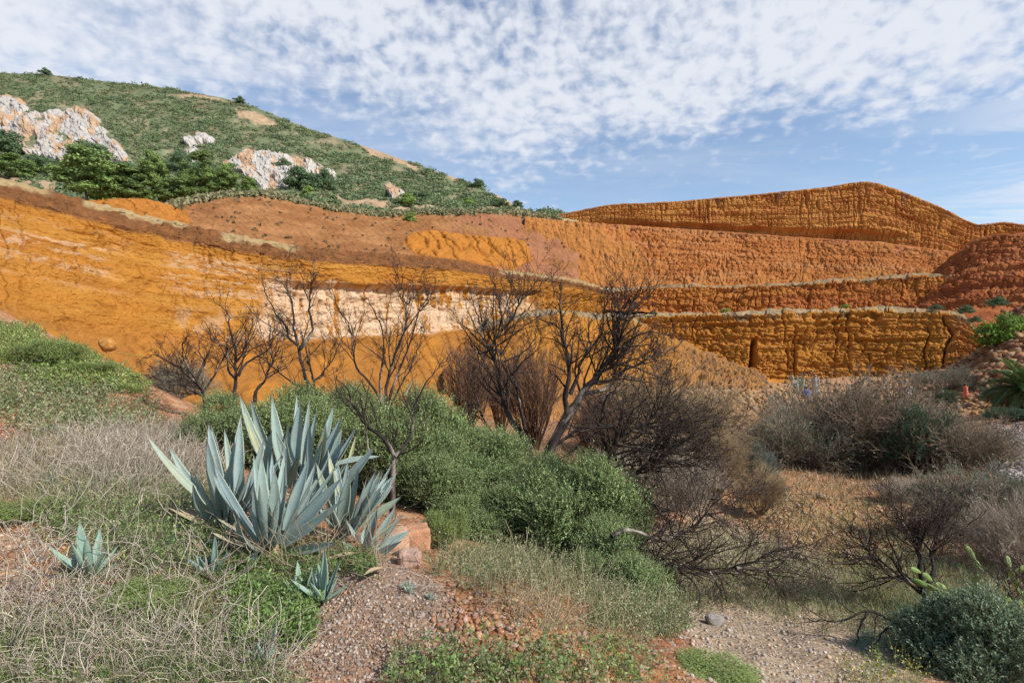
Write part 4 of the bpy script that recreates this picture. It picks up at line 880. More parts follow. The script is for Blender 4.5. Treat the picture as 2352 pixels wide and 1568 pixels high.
T_('burnt tree with a pale streaked trunk behind the tallest agave tips', 9.5, [
 ([(740,1000),(728,965),(725,925),(711,891),(694,836),(684,790),(674,752),(672,713),(660,665),(655,640)],14,2,.3),
 ([(684,792),(663,776),(656,747),(636,725),(612,677),(604,655)],7,1.6,-.4),([(689,802),(708,776),(718,754),(710,708),(712,680),(718,644),(723,590)],9,1.4,.4),
 ([(709,690),(697,656),(695,612)],4,1.2,.2),([(726,930),(720,872),(708,828),(700,790),(690,760)],6,1.6,-.4),([(722,875),(742,855),(764,824),(780,790),(800,760)],5,1.4,.5),([(720,872),(742,860),(746,800),(735,760)],4,1.3,.3)], 501, 1, (46, 120, 170))
T_('slender pale stemmed burnt tree with three upright stems left of centre', 9.0, [
 ([(893,1000),(890,960),(887,930),(888,876),(908,816),(927,764),(936,720),(929,684),(922,644)],12,2,.2),
 ([(886,940),(876,924),(852,881),(821,848),(809,795),(800,742),(776,708),(766,668)],8,1.4,-.3),([(878,926),(872,876),(879,836),(881,780),(869,732),(850,699),(833,668)],7,1.4,.3),
 ([(889,930),(903,888),(924,833),(946,776),(968,708),(992,660)],8,1.4,.5),([(930,760),(960,720),(985,690),(1003,640)],4,1.2,.2),([(888,960),(912,900),(940,850),(962,800),(975,750)],6,1.3,.6)], 502, 1, (60, 190, 300), ang=.6)
T_('dark forked burnt tree rising behind the right end of the agave clump', 7.0, [
 ([(902,1130),(901,1114),(904,1064),(907,1047),(876,1003),(841,975),(828,950),(807,931),(803,903),(790,885),(770,862)],17,2,.2),
 ([(907,1047),(929,1022),(945,992),(950,946),(960,913),(985,870),(1010,840),(1035,812)],9,1.6,.5),([(841,975),(846,1028),(857,1078),(858,1100)],5,1.8,-.2),([(841,975),(832,940),(826,905),(800,880)],5,1.4,-.3),([(950,946),(935,905),(955,860)],4,1.2,.3)], 503, 1, (34, 90, 120))
T_('tall burnt tree with a crooked trunk, left of the two tallest', 11, [
 ([(1226,1066),(1208,1016),(1196,992),(1175,965),(1157,926),(1149,896),(1142,851),(1133,821),(1133,791),(1151,761),(1172,737),(1187,710),(1202,683),(1232,662)],17,2,.3),
 ([(1133,795),(1112,791),(1106,760),(1098,725),(1088,701),(1082,665)],7,1.4,-.4),([(1155,757),(1151,722),(1142,677),(1132,640)],5,1.2,.2),([(1206,985),(1193,926),(1184,887),(1154,842),(1143,805)],8,3,-.3),
 ([(1157,830),(1193,815),(1217,794),(1232,770),(1228,745)],5,1.2,.4),([(1133,800),(1100,812),(1080,790),(1060,775)],5,1.2,.1),([(1172,737),(1190,700),(1180,660),(1170,640)],4,1.2,.1)], 504, 1, (95, 300, 420), tw=1.15)
T_('tallest burnt tree, two thick stems from one foot, right of centre', 12, [
 ([(1256,1045),(1277,1001),(1304,953),(1331,917),(1343,896),(1367,869),(1385,842),(1409,818),(1415,803),(1412,779),(1406,755),(1430,730),(1451,716),(1457,686),(1472,659)],24,2,.4),
 ([(1304,950),(1298,911),(1307,866),(1304,821),(1295,785),(1289,761),(1268,740),(1266,715)],14,1.6,-.3),([(1293,775),(1289,716),(1286,671),(1289,641)],7,1.3,.2),([(1310,905),(1328,860),(1334,833),(1358,797),(1376,779),(1385,743),(1391,701),(1400,668)],9,1.4,.5),
 ([(1346,903),(1391,893),(1424,860),(1469,833),(1514,812),(1552,797)],10,1.8,.6),([(1300,890),(1277,863),(1262,851)],5,1.4,-.3),([(1412,800),(1457,794),(1499,788),(1515,765)],5,1.2,.3),([(1260,1035),(1292,1010),(1337,983),(1375,980)],10,4,.2),([(1358,797),(1350,760),(1362,720)],4,1.2,.3),([(1430,730),(1420,700),(1438,670)],4,1.2,.3)], 505, 1, (130, 480, 700), tw=1.2)
T_('sprawling burnt tree with arching limbs, at the right edge of the green shrubs', 7.6, [
 ([(1360,1190),(1384,1133),(1375,1090),(1394,1058),(1420,1018),(1452,989),(1495,964),(1524,928),(1540,895)],19,2,.3),
 ([(1416,1020),(1412,982),(1376,979),(1387,953),(1387,928),(1405,900),(1420,880)],8,1.4,-.4),([(1384,1130),(1420,1105),(1463,1083),(1513,1054),(1553,1025),(1607,989),(1655,975)],13,1.8,.4),
 ([(1386,1130),(1420,1117),(1463,1130),(1502,1159),(1535,1200),(1552,1245)],10,1.4,-.3),([(1370,1087),(1348,1130),(1315,1170)],7,2,-.2),([(1513,1054),(1560,1060),(1610,1050),(1660,1070)],5,1.3,.3),([(1452,989),(1500,995),(1550,985),(1600,1000),(1640,1020)],6,1.3,.4),([(1420,1018),(1470,1030),(1520,1020),(1570,1040)],6,1.3,.1)], 506, 1, (190, 650, 900), up=.0, ang=.8, tl=.55, tw=1.45)
T_('fallen burnt tree with dark limbs reaching low to the right over the grass', 6.2, [
 ([(1340,1325),(1362,1311),(1408,1288),(1463,1286),(1532,1293),(1592,1306),(1652,1313),(1698,1302),(1758,1270),(1808,1262),(1842,1240)],15,1.8,.5),
 ([(1405,1232),(1426,1219),(1463,1219),(1518,1242),(1560,1225),(1592,1210),(1620,1182),(1670,1168),(1707,1141),(1765,1110)],9,1.4,.6),([(1545,1296),(1580,1325),(1601,1348),(1608,1380),(1590,1420)],6,1.4,-.2),
 ([(1690,1304),(1758,1311),(1790,1348),(1830,1385)],7,1.3,.3),([(1454,1348),(1500,1358),(1528,1375),(1592,1421),(1618,1440)],8,3,.0),([(1408,1290),(1430,1250),(1480,1262),(1540,1270),(1600,1280)],6,1.4,.3),([(1630,1312),(1650,1345),(1660,1390)],5,1.2,-.1)], 507, 1, (150, 480, 700), up=-.01, ang=.75, tl=.58, tw=1.4)
T_('burnt tree standing over the silvery green shrub at the lower right', 6.6, [
 ([(2130,1400),(2125,1370),(2107,1352),(2075,1329),(2043,1320),(2006,1283),(1988,1256),(1955,1219)],15,2,.3),([(2006,1283),(1965,1280),(1928,1274)],4,1.3,.1),
 ([(2128,1375),(2112,1306),(2116,1274),(2089,1233),(2061,1173),(2045,1140)],10,1.6,.2),([(2126,1360),(2144,1311),(2139,1265),(2167,1228),(2172,1180),(2160,1150)],10,1.6,.5),([(2107,1352),(2060,1300),(2080,1262),(2050,1250)],4,1.2,.2),([(2139,1265),(2110,1225),(2120,1180)],5,1.3,.2)], 508, 1, (110, 360, 520), tw=1.4, tl=.55)
T_('burnt tree at the right edge, its pale twigs crossing above the silvery shrub', 5.2, [
 ([(2440,1500),(2400,1462),(2374,1449),(2330,1430),(2282,1403),(2227,1375),(2172,1371)],13,2,.1),([(2374,1449),(2330,1380),(2290,1330),(2240,1290),(2185,1240)],6,1.3,-.2),([(2400,1462),(2370,1380),(2330,1310),(2250,1250)],6,1.3,.2),([(2282,1403),(2290,1350),(2300,1290),(2330,1240)],7,1.4,.3),([(2430,1450),(2420,1350),(2380,1260),(2350,1200)],8,1.4,.2)], 509, 1, (60, 170, 240), pale=.45)
T_('fallen dark bough on the grass left of the silvery green shrub', 5.4, [
 ([(2130,1460),(2084,1449),(2052,1426),(1992,1403),(1932,1426),(1875,1421),(1845,1421)],12,2,.1),([(1994,1404),(1975,1440),(1968,1480)],7,2,-.1),([(2054,1430),(2020,1460),(2008,1500)],6,1.5,-.1)], 510, 1, (16, 30, 30), cat='fallen bough', name='fallen_bough')
T_('small dark burnt tree with an upright fan of limbs, above the left agave', 11, [
 ([(539,935),(539,905),(541,872),(541,821),(541,800),(528,758),(527,731),(505,700)],11,1.6,.2),([(539,868),(524,849),(523,817),(520,796),(493,784),(468,754)],6,1.3,-.3),([(547,863),(558,842),(577,826),(619,798),(629,758),(631,720)],8,1.3,.3),([(548,860),(556,835),(560,815),(562,794),(577,754),(580,725)],5,1.3,.1),([(541,800),(558,770),(566,740)],4,1.2,.1)], 511, 1, (50, 120, 160))
T_('thin burnt tree between the small fan shaped one and the pale streaked one', 12, [
 ([(586,915),(589,897),(610,870),(627,826),(636,807),(657,769),(664,740)],9,1.5,.3),([(612,868),(640,850),(650,815)],5,1.2,.2),([(627,826),(618,790),(625,745)],4,1.2,-.2)], 512, 1, (30, 80, 90))
T_('low tangled burnt shrub at the pit edge, left of the small fan shaped tree', 13, [
 ([(470,930),(463,893),(430,860),(390,830),(350,815)],8,1.6,.2),([(466,900),(500,850),(520,810),(545,780)],6,1.4,.2),([(463,893),(425,830),(420,790),(440,765)],6,1.4,-.2),([(468,910),(420,885),(370,872),(330,858)],6,1.4,.1),([(463,893),(470,840),(455,800),(470,770)],5,1.3,.4),([(466,900),(440,905),(390,900),(345,885)],5,1.3,.1)], 513, 1, (60, 190, 300), cat='burnt shrub', name='burnt_shrub')
T_('thin dark burnt sapling between the two tallest burnt trees', 14, [
 ([(1140,1010),(1110,960),(1090,900),(1060,850)],6,1.4,.2),([(1108,958),(1125,890),(1120,840)],4,1.3,.2),([(1100,930),(1085,880),(1075,850)],4,1.2,.2)], 514, 1, (30, 80, 100))

# ---------------------------------------------------------------- fuzzy dry shrubs
def dry_mesh(seed, n0, n1, n2, col_a, col_b, w=1.0, h=1.0, spread=.9, leafn=0, leafc=None, rk=.004, wig=.1, lsz=.035, up=.05):
    """unit sized bush: base at origin, width about 1, height about 1"""
    g = np.random.default_rng(seed); a_ = g.random(n0) * 6.28; el = np.arccos(np.clip(g.random(n0)**.7 * spread, 0, 1)) ; el = (np.pi / 2 - el)
    el = np.pi / 2 - spread * np.sqrt(g.random(n0)) * 1.25
    dr = np.stack([np.cos(a_) * np.cos(el), np.sin(a_) * np.cos(el), np.sin(el)], 1)
    st = np.stack([np.cos(a_), np.sin(a_), 0 * a_], 1) * .06 * g.random((n0, 1))
    ln = .62 * (.7 + .4 * g.random(n0))
    P0 = grow(st, dr, ln, 7, wig, up * .3, g); r0 = np.linspace(1, .5, 7)[None] * rk * 2.2 * np.ones((n0, 1)); acc = Acc()
    V, F = tubes(P0, r0, 4); acc.add(V, F, col_a * .6)
    P, Rr = P0, r0
    for n_, lm, K, rr in ((n1, .62, 6, rk), (n2, .6, 5, rk * .6)):
        st, dr, pr, ln = branch_from(P, Rr, n_, .55, lm, g, .3, up); ln = np.clip(ln, .05, .4)
        P = grow(st, dr, ln, K, wig * 1.3, up * .5, g); Rr = np.ones((n_, 1)) * rr * np.linspace(1, .45, K)[None]
        V, F = tubes(P, Rr, 3); acc.add(V, F, np.repeat(mixcol(col_a, col_b, g.random(n_)), K * 3, 0))
    out = [acc]
    if leafn:
        st, dr, _, _ = branch_from(P, Rr, leafn, .6, 1, g, .2); nr = unit(g.normal(size=st.shape) + c3(0, -.3, .6)); ll = lsz * (.6 + .7 * g.random(leafn))
        V, F = leaves(st, dr, nr, ll, ll * .5); la = Acc(); la.add(V, F, np.repeat(mixcol(leafc * .75, leafc * 1.2, g.random(leafn)), 4, 0)); out.append(la)
    return out
def dry_proto(name, *a, **k):
    r = dry_mesh(*a, **k); root = empty(name); r[0].build('twigs', M['twig'], root, smooth=False)
    if len(r) > 1: r[1].build('foliage', M['leaf'], root, smooth=False)
    return root
GB = c3(.30, .24, .18); GB2 = c3(.42, .35, .27); PUR = c3(.27, .205, .165); PAL = c3(.44, .35, .26)
pr_dry = dry_proto('dry_shrub', 601, 70, 1200, 8500, GB, GB2, rk=.0024)
pr_tan = dry_proto('dry_shrub', 602, 60, 1000, 6500, c3(.27, .19, .11), c3(.40, .30, .17), rk=.002, spread=.8)
pr_mix = dry_proto('dry_shrub', 603, 60, 1000, 5500, PUR, GB, leafn=9000, leafc=c3(.16, .20, .11), rk=.0022, lsz=.022)
pr_big = dry_proto('dry_shrub', 607, 90, 1500, 11000, c3(.23, .16, .115), c3(.37, .28, .20), leafn=9000, leafc=c3(.13, .13, .07), rk=.0022, lsz=.02, spread=.95)  # leaves coloured dark to put in the shrub's shaded interior
pr_grn = dry_proto('evergreen_shrub', 604, 50, 500, 2400, c3(.1, .08, .05), c3(.16, .13, .08), leafn=45000, leafc=c3(.10, .165, .09), rk=.0025, lsz=.022)
pr_stem = dry_proto('dry_shrub', 605, 60, 500, 1500, c3(.15, .085, .055), c3(.27, .16, .10), rk=.0028, spread=.45, up=.12)
pr_blu = dry_proto('evergreen_shrub', 606, 40, 500, 2000, c3(.2, .17, .13), c3(.3, .25, .2), leafn=16000, leafc=c3(.18, .23, .19), rk=.003, lsz=.028)
placed = set()
def put(pr, label, cx_, by, w_, h_, d, cat='dry shrub', group='shrubs of the valley', sink=.05):
    if 'green_shrub' in pr.name: h_ = h_ * .86
    o = pr if pr.name not in placed else copy_tree(pr); placed.add(pr.name)
    p = unproj(cx_, by, d); s = d / FPX; gz = float(gheight(p[0], p[1])); z = min(p[2], gz + .1) if p[2] > gz - .3 * h_ * s else gz
    hh = h_ * s + (p[2] - z)
    o.location = (p[0], p[1], z - sink * h_ * s); k_ = 1.12 if 'dry' in pr.name else .86; o.scale = (w_ * s * k_, w_ * s * k_, hh * 1.38); o.rotation_euler = (0, 0, random.uniform(0, 6.28))
    tag(o, label, cat, group); return o
put(pr_big, 'largest grey brown dry shrub, full and rounded, in front of the lowest tier', 1968, 1095, 300, 248, 23)
put(pr_mix, 'dark shrub with dull leaves at the left side of the largest grey shrub', 1815, 1085, 190, 168, 22)
put(pr_big, 'pale grey dry shrub right of the dark evergreen, towards the palm', 2195, 1085, 190, 152, 20)
put(pr_grn, 'dark evergreen shrub between the two big grey dry shrubs', 2110, 1070, 140, 165, 20, 'evergreen shrub')
put(pr_mix, 'grey green shrub behind the dark evergreen, below the coral dressed person', 2105, 1010, 170, 88, 24)
put(pr_blu, 'small blue grey shrub alone left of the big dry shrubs', 1748, 1065, 74, 58, 18, 'evergreen shrub')
put(pr_tan, 'small bare whitish shrub on the orange slope', 1745, 1115, 100, 50, 14)
put(pr_tan, 'big feathery tan shrub behind the tallest burnt trees', 1550, 1065, 270, 225, 17)
put(pr_tan, 'feathery tan shrub left of the bigger one, behind the tallest burnt tree', 1440, 1050, 230, 190, 18)
put(pr_tan, 'pale twiggy shrub spreading right of the sprawling burnt tree', 1640, 1080, 130, 120, 15)
put(pr_dry, 'grey twiggy shrub directly under the sprawling burnt tree limbs', 1500, 1120, 230, 120, 12)
put(pr_stem, 'reddish stemmed bare thicket left of the crooked burnt tree', 1075, 975, 170, 180, 19)
put(pr_stem, 'reddish bare thicket between the crooked and the tallest burnt trees', 1225, 1000, 200, 200, 17)
put(pr_stem, 'reddish bare thicket just left of the stems of the tallest burnt tree', 1150, 985, 130, 150, 21)
put(pr_stem, 'bare brown thicket right of the tallest burnt tree foot', 1370, 1060, 180, 170, 14)
put(pr_mix, 'dusty grey green shrub at the pit edge behind the low tangled one', 410, 905, 110, 85, 17)
put(pr_mix, 'purple grey shrub at the right, above the burnt tree of the lower right', 2215, 1210, 200, 125, 12)
put(pr_mix, 'dense mixed shrub at the right edge above the bright cactus', 2310, 1230, 200, 170, 11.5)
put(pr_blu, 'blue green shrub at the right edge beside the grey gravel', 2290, 1140, 90, 85, 14, 'evergreen shrub')
put(pr_dry, 'brown grey dry shrub at the right edge, low beside the cactus', 2360, 1320, 200, 190, 9)
put(pr_dry, 'low thin dry shrub on the slope left of the purple grey shrub', 2100, 1150, 110, 55, 16)
put(pr_grn, 'dark shrub left of the palm, behind the coral dressed person', 2290, 960, 80, 90, 47, 'evergreen shrub')
put(pr_grn, 'small dark green shrub left of the coral dressed person', 2168, 935, 56, 52, 48, 'evergreen shrub')
put(pr_mix, 'thorny shrub on the slope between the lowest tier and the palm', 2180, 890, 110, 50, 55)
put(pr_grn, 'dark low shrub beneath the palm', 2315, 985, 110, 60, 36, 'evergreen shrub')
bright = make_pine('broadleaf_bush', 611, 6, 4, 40, 110, c3(.17, .27, .045), trunk=False, lsz=.3, low=.1)
p_ = unproj(2318, 800, 60); bright.location = p_; bright.scale = (90 / FPX * 60 / 6 * 1.25,) * 2 + (72 / FPX * 60 / 4,)
tag(bright, 'bright lime green bush on the right edge above the palm', 'bush')
GT = 'small tufts along the quarry ledges'
for cx_, by, w_, h_, d, lab, pr in ((1665,718,24,9,80,'small bright green tuft on the ledge above the lowest tier',lime),(1940,708,20,8,76,'little green tuft on the ledge near its right half',lime),(2218,722,34,18,62,'grey tuft at the right end of the ledge',olive),(2240,742,24,14,61,'grey tuft just below the end of the ledge',olive),
    (2290,705,40,20,66,'grey tuft on the stony slope right of the ledge end',olive),(2150,712,30,10,68,'pale tuft near the right end of the ledge',olive),(2262,768,22,12,60,'small grey tuft on the sandy slope above the lime bush',olive),(1800,720,18,6,78,'small pale tuft in the middle of the ledge',olive),(1500,722,20,6,74,'small tuft at the left start of the ledge',olive)):
    o = copy_tree(pr); p = unproj(cx_, by, d); ww, hh = (8, 4.6) if pr is olive else (6, 4.6); o.location = p; o.scale = (w_ / FPX * d / ww,) * 2 + (h_ / FPX * d / hh,); tag(o, lab, 'shrub', GT)

# ---------------------------------------------------------------- green willow-leaved shrubs in the middle
def green_proto(seed, n0, nleaf, colr, lsz, name='green_shrub', spread=1.0, lumps=26):
    """unit shrub: sprigs over lumps, each sprig an upright shoot with narrow leaves"""
    g = np.random.default_rng(seed); root = empty(name)
    a_ = g.random(lumps) * 6.28; rr = np.sqrt(g.random(lumps)) * .36; zz = (.2 + .6 * g.random(lumps)) * (1 - .8 * rr)
    c = np.stack([np.cos(a_) * rr, np.sin(a_) * rr, zz], 1); rad = .08 + .15 * g.random(lumps)
    ns = n0; i = g.integers(0, lumps, ns); q = unit(g.normal(size=(ns, 3)) + c3(0, 0, .35)); st = c[i] + q * rad[i][:, None] * (.45 + .6 * g.random((ns, 1)))
    st[:, 2] = np.maximum(st[:, 2], .02)
    dr = unit(q * .6 + g.normal(size=q.shape) * .35 + c3(0, 0, .9)); L_ = .09 * (.5 + g.random(ns)) + .13 * (g.random(ns) > .8) * g.random(ns)
    P = grow(st, dr, L_, 5, .12, .03, g); acc = Acc(); V, F = tubes(P, np.ones((ns, 1)) * .0016 * np.linspace(1, .4, 5)[None], 3); acc.add(V, F, c3(.17, .15, .08))
    # inner stems
    st2 = np.zeros((90, 3)); P2 = grow(st2, unit(c[g.integers(0, lumps, 90)] + g.normal(size=(90, 3)) * .1 + c3(0, 0, .1)), .55 + 0 * st2[:, 0], 8, .12, .03, g); V, F = tubes(P2, np.ones((90, 1)) * .005 * np.linspace(1, .3, 8)[None], 4); acc.add(V, F, c3(.12, .09, .06))
    acc.build('stems', M['twig'], root, smooth=False)
    m = nleaf; t = g.random((ns, m)) * 3.99; k = t.astype(int); f = (t - k)[..., None]; ii = np.arange(ns)[:, None]
    pos = P[ii, k] * (1 - f) + P[ii, k + 1] * f; T = unit(P[ii, k + 1] - P[ii, k]); s_ = unit(np.cross(T, g.normal(size=pos.shape)))
    ax = unit(T * .75 + s_ * .75); nr = unit(T * .7 - s_ * .6 + g.normal(size=pos.shape) * .3 + c3(0, -.1, .3))
    ll = lsz * (.6 + .7 * g.random(ns * m)); V, F = leaves(pos.reshape(-1, 3), ax.reshape(-1, 3), nr.reshape(-1, 3), ll, ll * .4)
    kk = g.random(ns); cl = mixcol(colr * .72, colr * 1.25, kk); C = np.repeat(cl, m * 4, 0) * (.85 + .35 * np.repeat(g.random(ns * m), 4))[:, None]
    mk('foliage', V, F, M['leaf'], C, smooth=False, parent=root); return root
gsA = green_proto(701, 13000, 14, c3(.33, .44, .17), .016)
gsB = green_proto(702, 12000, 14, c3(.30, .41, .16), .016, lumps=20)
gsC = green_proto(703, 10000, 14, c3(.215, .30, .175), .02, lumps=24)
gsY = green_proto(704, 5000, 12, c3(.31, .41, .12), .018, lumps=18)
GG = 'green leafy shrubs below the burnt trees'
def putg(pr, *a, **k): return put(pr, *a, cat='green shrub', group=GG, **k)
putg(gsB, 'green shrub filling the gap between the agave clump and the red boulder side', 1010, 1195, 260, 190, 8.2)
putg(gsA, 'tall green shrub in the middle of the mass, left of the crooked trunk', 1070, 1150, 300, 165, 10)
putg(gsA, 'green shrub between the crooked tree and the sprawling tree', 1225, 1230, 320, 185, 8.6)
putg(gsB, 'green shrub under the trunk of the sprawling tree, facing the grass', 1410, 1260, 200, 165, 8.2)
putg(gsA, 'green shrub at the lower right end of the mass, over the fallen tree foot', 1390, 1345, 240, 170, 6.8)
putg(gsA, 'big green shrub right behind the agave clump, under the pale stemmed tree', 930, 1150, 340, 255, 9)
putg(gsB, 'green shrub at the foot of the crooked burnt tree', 1130, 1210, 340, 205, 9)
putg(gsA, 'green shrub at the foot of the sprawling burnt tree, the rightmost of the mass', 1320, 1300, 380, 255, 7.5)
putg(gsB, 'green shrub in front of the others, right of the red boulder', 1130, 1280, 250, 170, 7.5)
putg(gsB, 'dark green shrub behind the left agave leaves', 520, 1060, 260, 150, 9.5)
putg(gsA, 'green shrub showing between the agave tips and the pale streaked tree', 690, 1060, 300, 170, 9)
putg(gsA, 'green shrub behind the pale stemmed tree, with the orange pit floor above', 800, 1020, 200, 140, 12)
putg(gsC, 'silvery green shrub in the bottom right corner', 2235, 1600, 380, 250, 5.0)
putg(gsC, 'low dark green shrub at the left foot of the silvery one', 2040, 1600, 200, 130, 5.3)
putg(gsB, 'low green shrub under the limbs of the fallen burnt tree', 1420, 1390, 280, 160, 6.2)
putg(gsY, 'yellow green shrub right of the red boulder', 1020, 1255, 130, 100, 6)
putg(gsY, 'bright weedy shrub high on the left bank', 110, 845, 170, 78, 14)
putg(gsY, 'bright weedy shrub in the middle of the left bank', 215, 878, 120, 56, 14)
putg(gsY, 'bright weedy shrub at the tip of the left bank', 290, 900, 80, 48, 15)
putg(gsY, 'low weedy shrub at the left edge of the bank', 10, 945, 70, 50, 11)
putg(gsY, 'low feathery green shrub at the left edge, beside the red soil', 40, 1235, 170, 100, 5.5)
putg(gsY, 'bright feathery weed mound at the lower left, under the young agave', 345, 1470, 230, 150, 3.8)
putg(gsY, 'low feathery weed at the bottom edge, right of centre', 1640, 1575, 230, 60, 3.9)

# ---------------------------------------------------------------- palm
def palm():
    g = np.random.default_rng(81); d = 40; s = d / FPX; base = unproj(2352, 965, d); root = empty('palm_tree', base)
    P = np.stack([0 * np.arange(6), 0 * np.arange(6), np.linspace(-.4, 70 * s, 6)], 1)[None]; V, F = tubes(P, np.array([[.5, .45, .42, .42, .45, .4]]), 12); mk('trunk', V, F, M['bark'], np.broadcast_to(c3(.13, .09, .06), V.shape), parent=root)
    top = c3(0, 0, 68 * s); a = Acc()
    n = 60
    for i in range(n):
        az = i * 2.4; el = 1.35 - 1.75 * (i / n) + .1 * g.normal(); Ln = 100 * s * (.85 + .2 * g.random()); d0 = c3(math.cos(az) * math.cos(el), math.sin(az) * math.cos(el), math.sin(el))
        K = 22; pts = [top]; dd = d0.copy()
        for k in range(K - 1): dd = unit(dd + c3(0, 0, -.075)); pts.append(pts[-1] + dd * Ln / K)
        R_ = np.array(pts); v, f = tubes(R_[None], np.linspace(.05, .012, K)[None], 4); a.add(v, f, c3(.16, .2, .07))
        m = 90; t = np.linspace(.08, .99, m) * (K - 1); k0 = np.minimum(t.astype(int), K - 2); fr = (t - k0)[:, None]; Q_ = R_[k0] * (1 - fr) + R_[k0 + 1] * fr; T = unit(R_[k0 + 1] - R_[k0]); sd_ = unit(np.cross(T, c3(0, 0, 1))); up_ = np.cross(sd_, T)
        col = mixcol(c3(.07, .13, .035), c3(.13, .2, .06), np.full(m, g.random())) if i < 40 else np.broadcast_to(c3(.26, .18, .09), (m, 3))
        for sg in (-1, 1):
            ax = unit(T * .7 + sd_ * sg + up_ * .35 + g.normal(size=(m, 3)) * .08); ll = .55 * np.sin(np.linspace(.25, 2.9, m)) + .1
            v, f = leaves(Q_, ax, up_ + sd_ * sg * .4, ll, .05); a.add(v, f, np.repeat(col, 4, 0))
    a.build('fronds', M['leaf'], root, smooth=False); tag(root, 'date palm with arching fronds cut off by the right edge of the view', 'palm tree')
palm()
# prickly pear pads at lower right
def cactus():
    g = np.random.default_rng(82); d = 6.0; s = d / FPX; base = unproj(2290, 1345, d); base[2] = min(base[2], gheight(base[0], base[1])) ; root = empty('prickly_pear', base)
    pads = []
    for ch in range(7):
        q = c3(.35 * (g.random() - .5) + (-.12, .12)[ch % 2], .25 * (g.random() - .5), .12); an = 1.57 + .6 * g.normal()
        for k in range(6):
            sz = 36 * s * (.75 + .4 * g.random()); pads.append((q.copy(), sz, an)); q = q + c3(math.cos(an), .15 * g.normal(), math.sin(an)) * sz * .95; an = np.clip(an + .55 * g.normal(), .5, 2.7)
    for q, sz, an in pads:
        th = np.linspace(0, 2 * np.pi, 15)[:-1]; L_ = sz * .56; w_ = L_ * .36; c = q + c3(math.cos(an), 0, math.sin(an)) * L_ * .9
        ax = c3(math.cos(an), .3 * g.normal(), math.sin(an)); ax = unit(ax); nr = unit(c3(.5 * g.normal(), -1, .5 * g.normal())); sd_ = unit(np.cross(ax, nr)); nr = np.cross(sd_, ax)
        prof = np.array([np.cos(th), np.sin(th) * (1 + .25 * np.cos(th))]); rings = []
        for kk, (sc, o2) in enumerate(((.0, .11), (.6, .09), (.93, .04), (1, 0), (.93, -.04), (.6, -.09), (0, -.11))):
            rings.append(c + ax * (prof[0] * L_ * sc)[:, None] + sd_ * (prof[1] * w_ * sc)[:, None] + nr * o2 * L_)
        V = np.concatenate(rings); idx = np.arange(7 * 14).reshape(7, 14); nx = np.roll(idx, -1, 1); F = np.stack([idx[:-1], nx[:-1], nx[1:], idx[1:]], -1).reshape(-1, 4)
        mk('pad', V, F, M['agave'], np.broadcast_to(mixcol(c3(.17, .29, .06), c3(.27, .34, .13), np.array([g.random()])), V.shape), parent=root)
    tag(root, 'bright green prickly pear with upright pads above the silvery shrub', 'cactus')
cactus()

# ---------------------------------------------------------------- stones and boulders
def rock(name, label, px_, py_, w_, h_, col, seed, cat='boulder', group=None, d=None, blocky=.5, sink=.15, rot=None):
    g = np.random.default_rng(seed); import bmesh
    bm = bmesh.new(); bmesh.ops.create_icosphere(bm, subdivisions=4, radius=1); V = np.array([v.co[:] for v in bm.verts]); F = np.array([[v.index for v in f.verts] for f in bm.faces]); bm.free()
    V = np.sign(V) * np.abs(V)**(1 - .68 * blocky); V *= (1 + .10 * fbm(V[:, 0] * 1.3, V[:, 1] * 1.3, V[:, 2] * 1.3 + seed, 4, seed))[:, None]
    for k in range(5):
        nn = unit(g.normal(size=3)); o = .72 + .15 * g.random() + 1.3 * max(0, blocky - .5); dd = V @ nn; V -= np.maximum(dd - o, 0)[:, None] * nn * .9
    p = hit(px_, py_)[0][0] if d is None else unproj(px_, py_, d); s = p[1] / FPX
    V = V * np.array([w_ / 2, (w_ + h_) / 4, h_ / 2]) * s; V[:, 2] += h_ / 2 * s * (1 - sink * 2)
    C = mixcol(col * .85, col * 1.15, sst(-.4, .4, fbm(V[:, 0] * 9, V[:, 1] * 9, V[:, 2] * 9, 3, seed)))
    o = mk(name, V, F, M['stone'], C); o.location = tuple(map(float, p)); o.rotation_euler = (0, 0, g.random() * .6 if rot is None else rot)
    tag(o, label, cat, group); return o
rock('boulder', 'rounded ochre boulder perched at the edge of the left bank', 248, 803, 38, 32, c3(.42, .20, .05), 901, d=20, blocky=.1)
rock('stone_block', 'large square edged reddish stone block right of the agave clump', 955, 1258, 62, 60, c3(.44, .23, .13), 902, cat='stone block', blocky=1.0, rot=.3)
rock('stone_block', 'second pale reddish block between the agave and the large block', 912, 1262, 52, 56, c3(.46, .29, .19), 903, cat='stone block', blocky=.9)
rock('stone_block', 'lower pinkish block half buried in front of the large block', 940, 1296, 52, 40, c3(.43, .28, .21), 904, cat='stone block', blocky=.8)
rock('stone', 'pale stump like stone under the left agave', 456, 1225, 34, 40, c3(.42, .33, .26), 905, cat='stone', blocky=.5)
rock('boulder', 'grey boulder on the pale path below the fallen burnt tree', 1640, 1432, 42, 26, c3(.26, .23, .20), 906, blocky=.6)
rock('boulder', 'brown boulder on the orange slope beside small green plants', 1885, 1145, 20, 14, c3(.25, .17, .11), 907, blocky=.4)
rock('boulder', 'rounded tan boulder under the palm, at the right edge', 2345, 1018, 36, 26, c3(.42, .25, .13), 908, d=34, blocky=.3)
GR = 'loose stones lying on the red soil at the left'
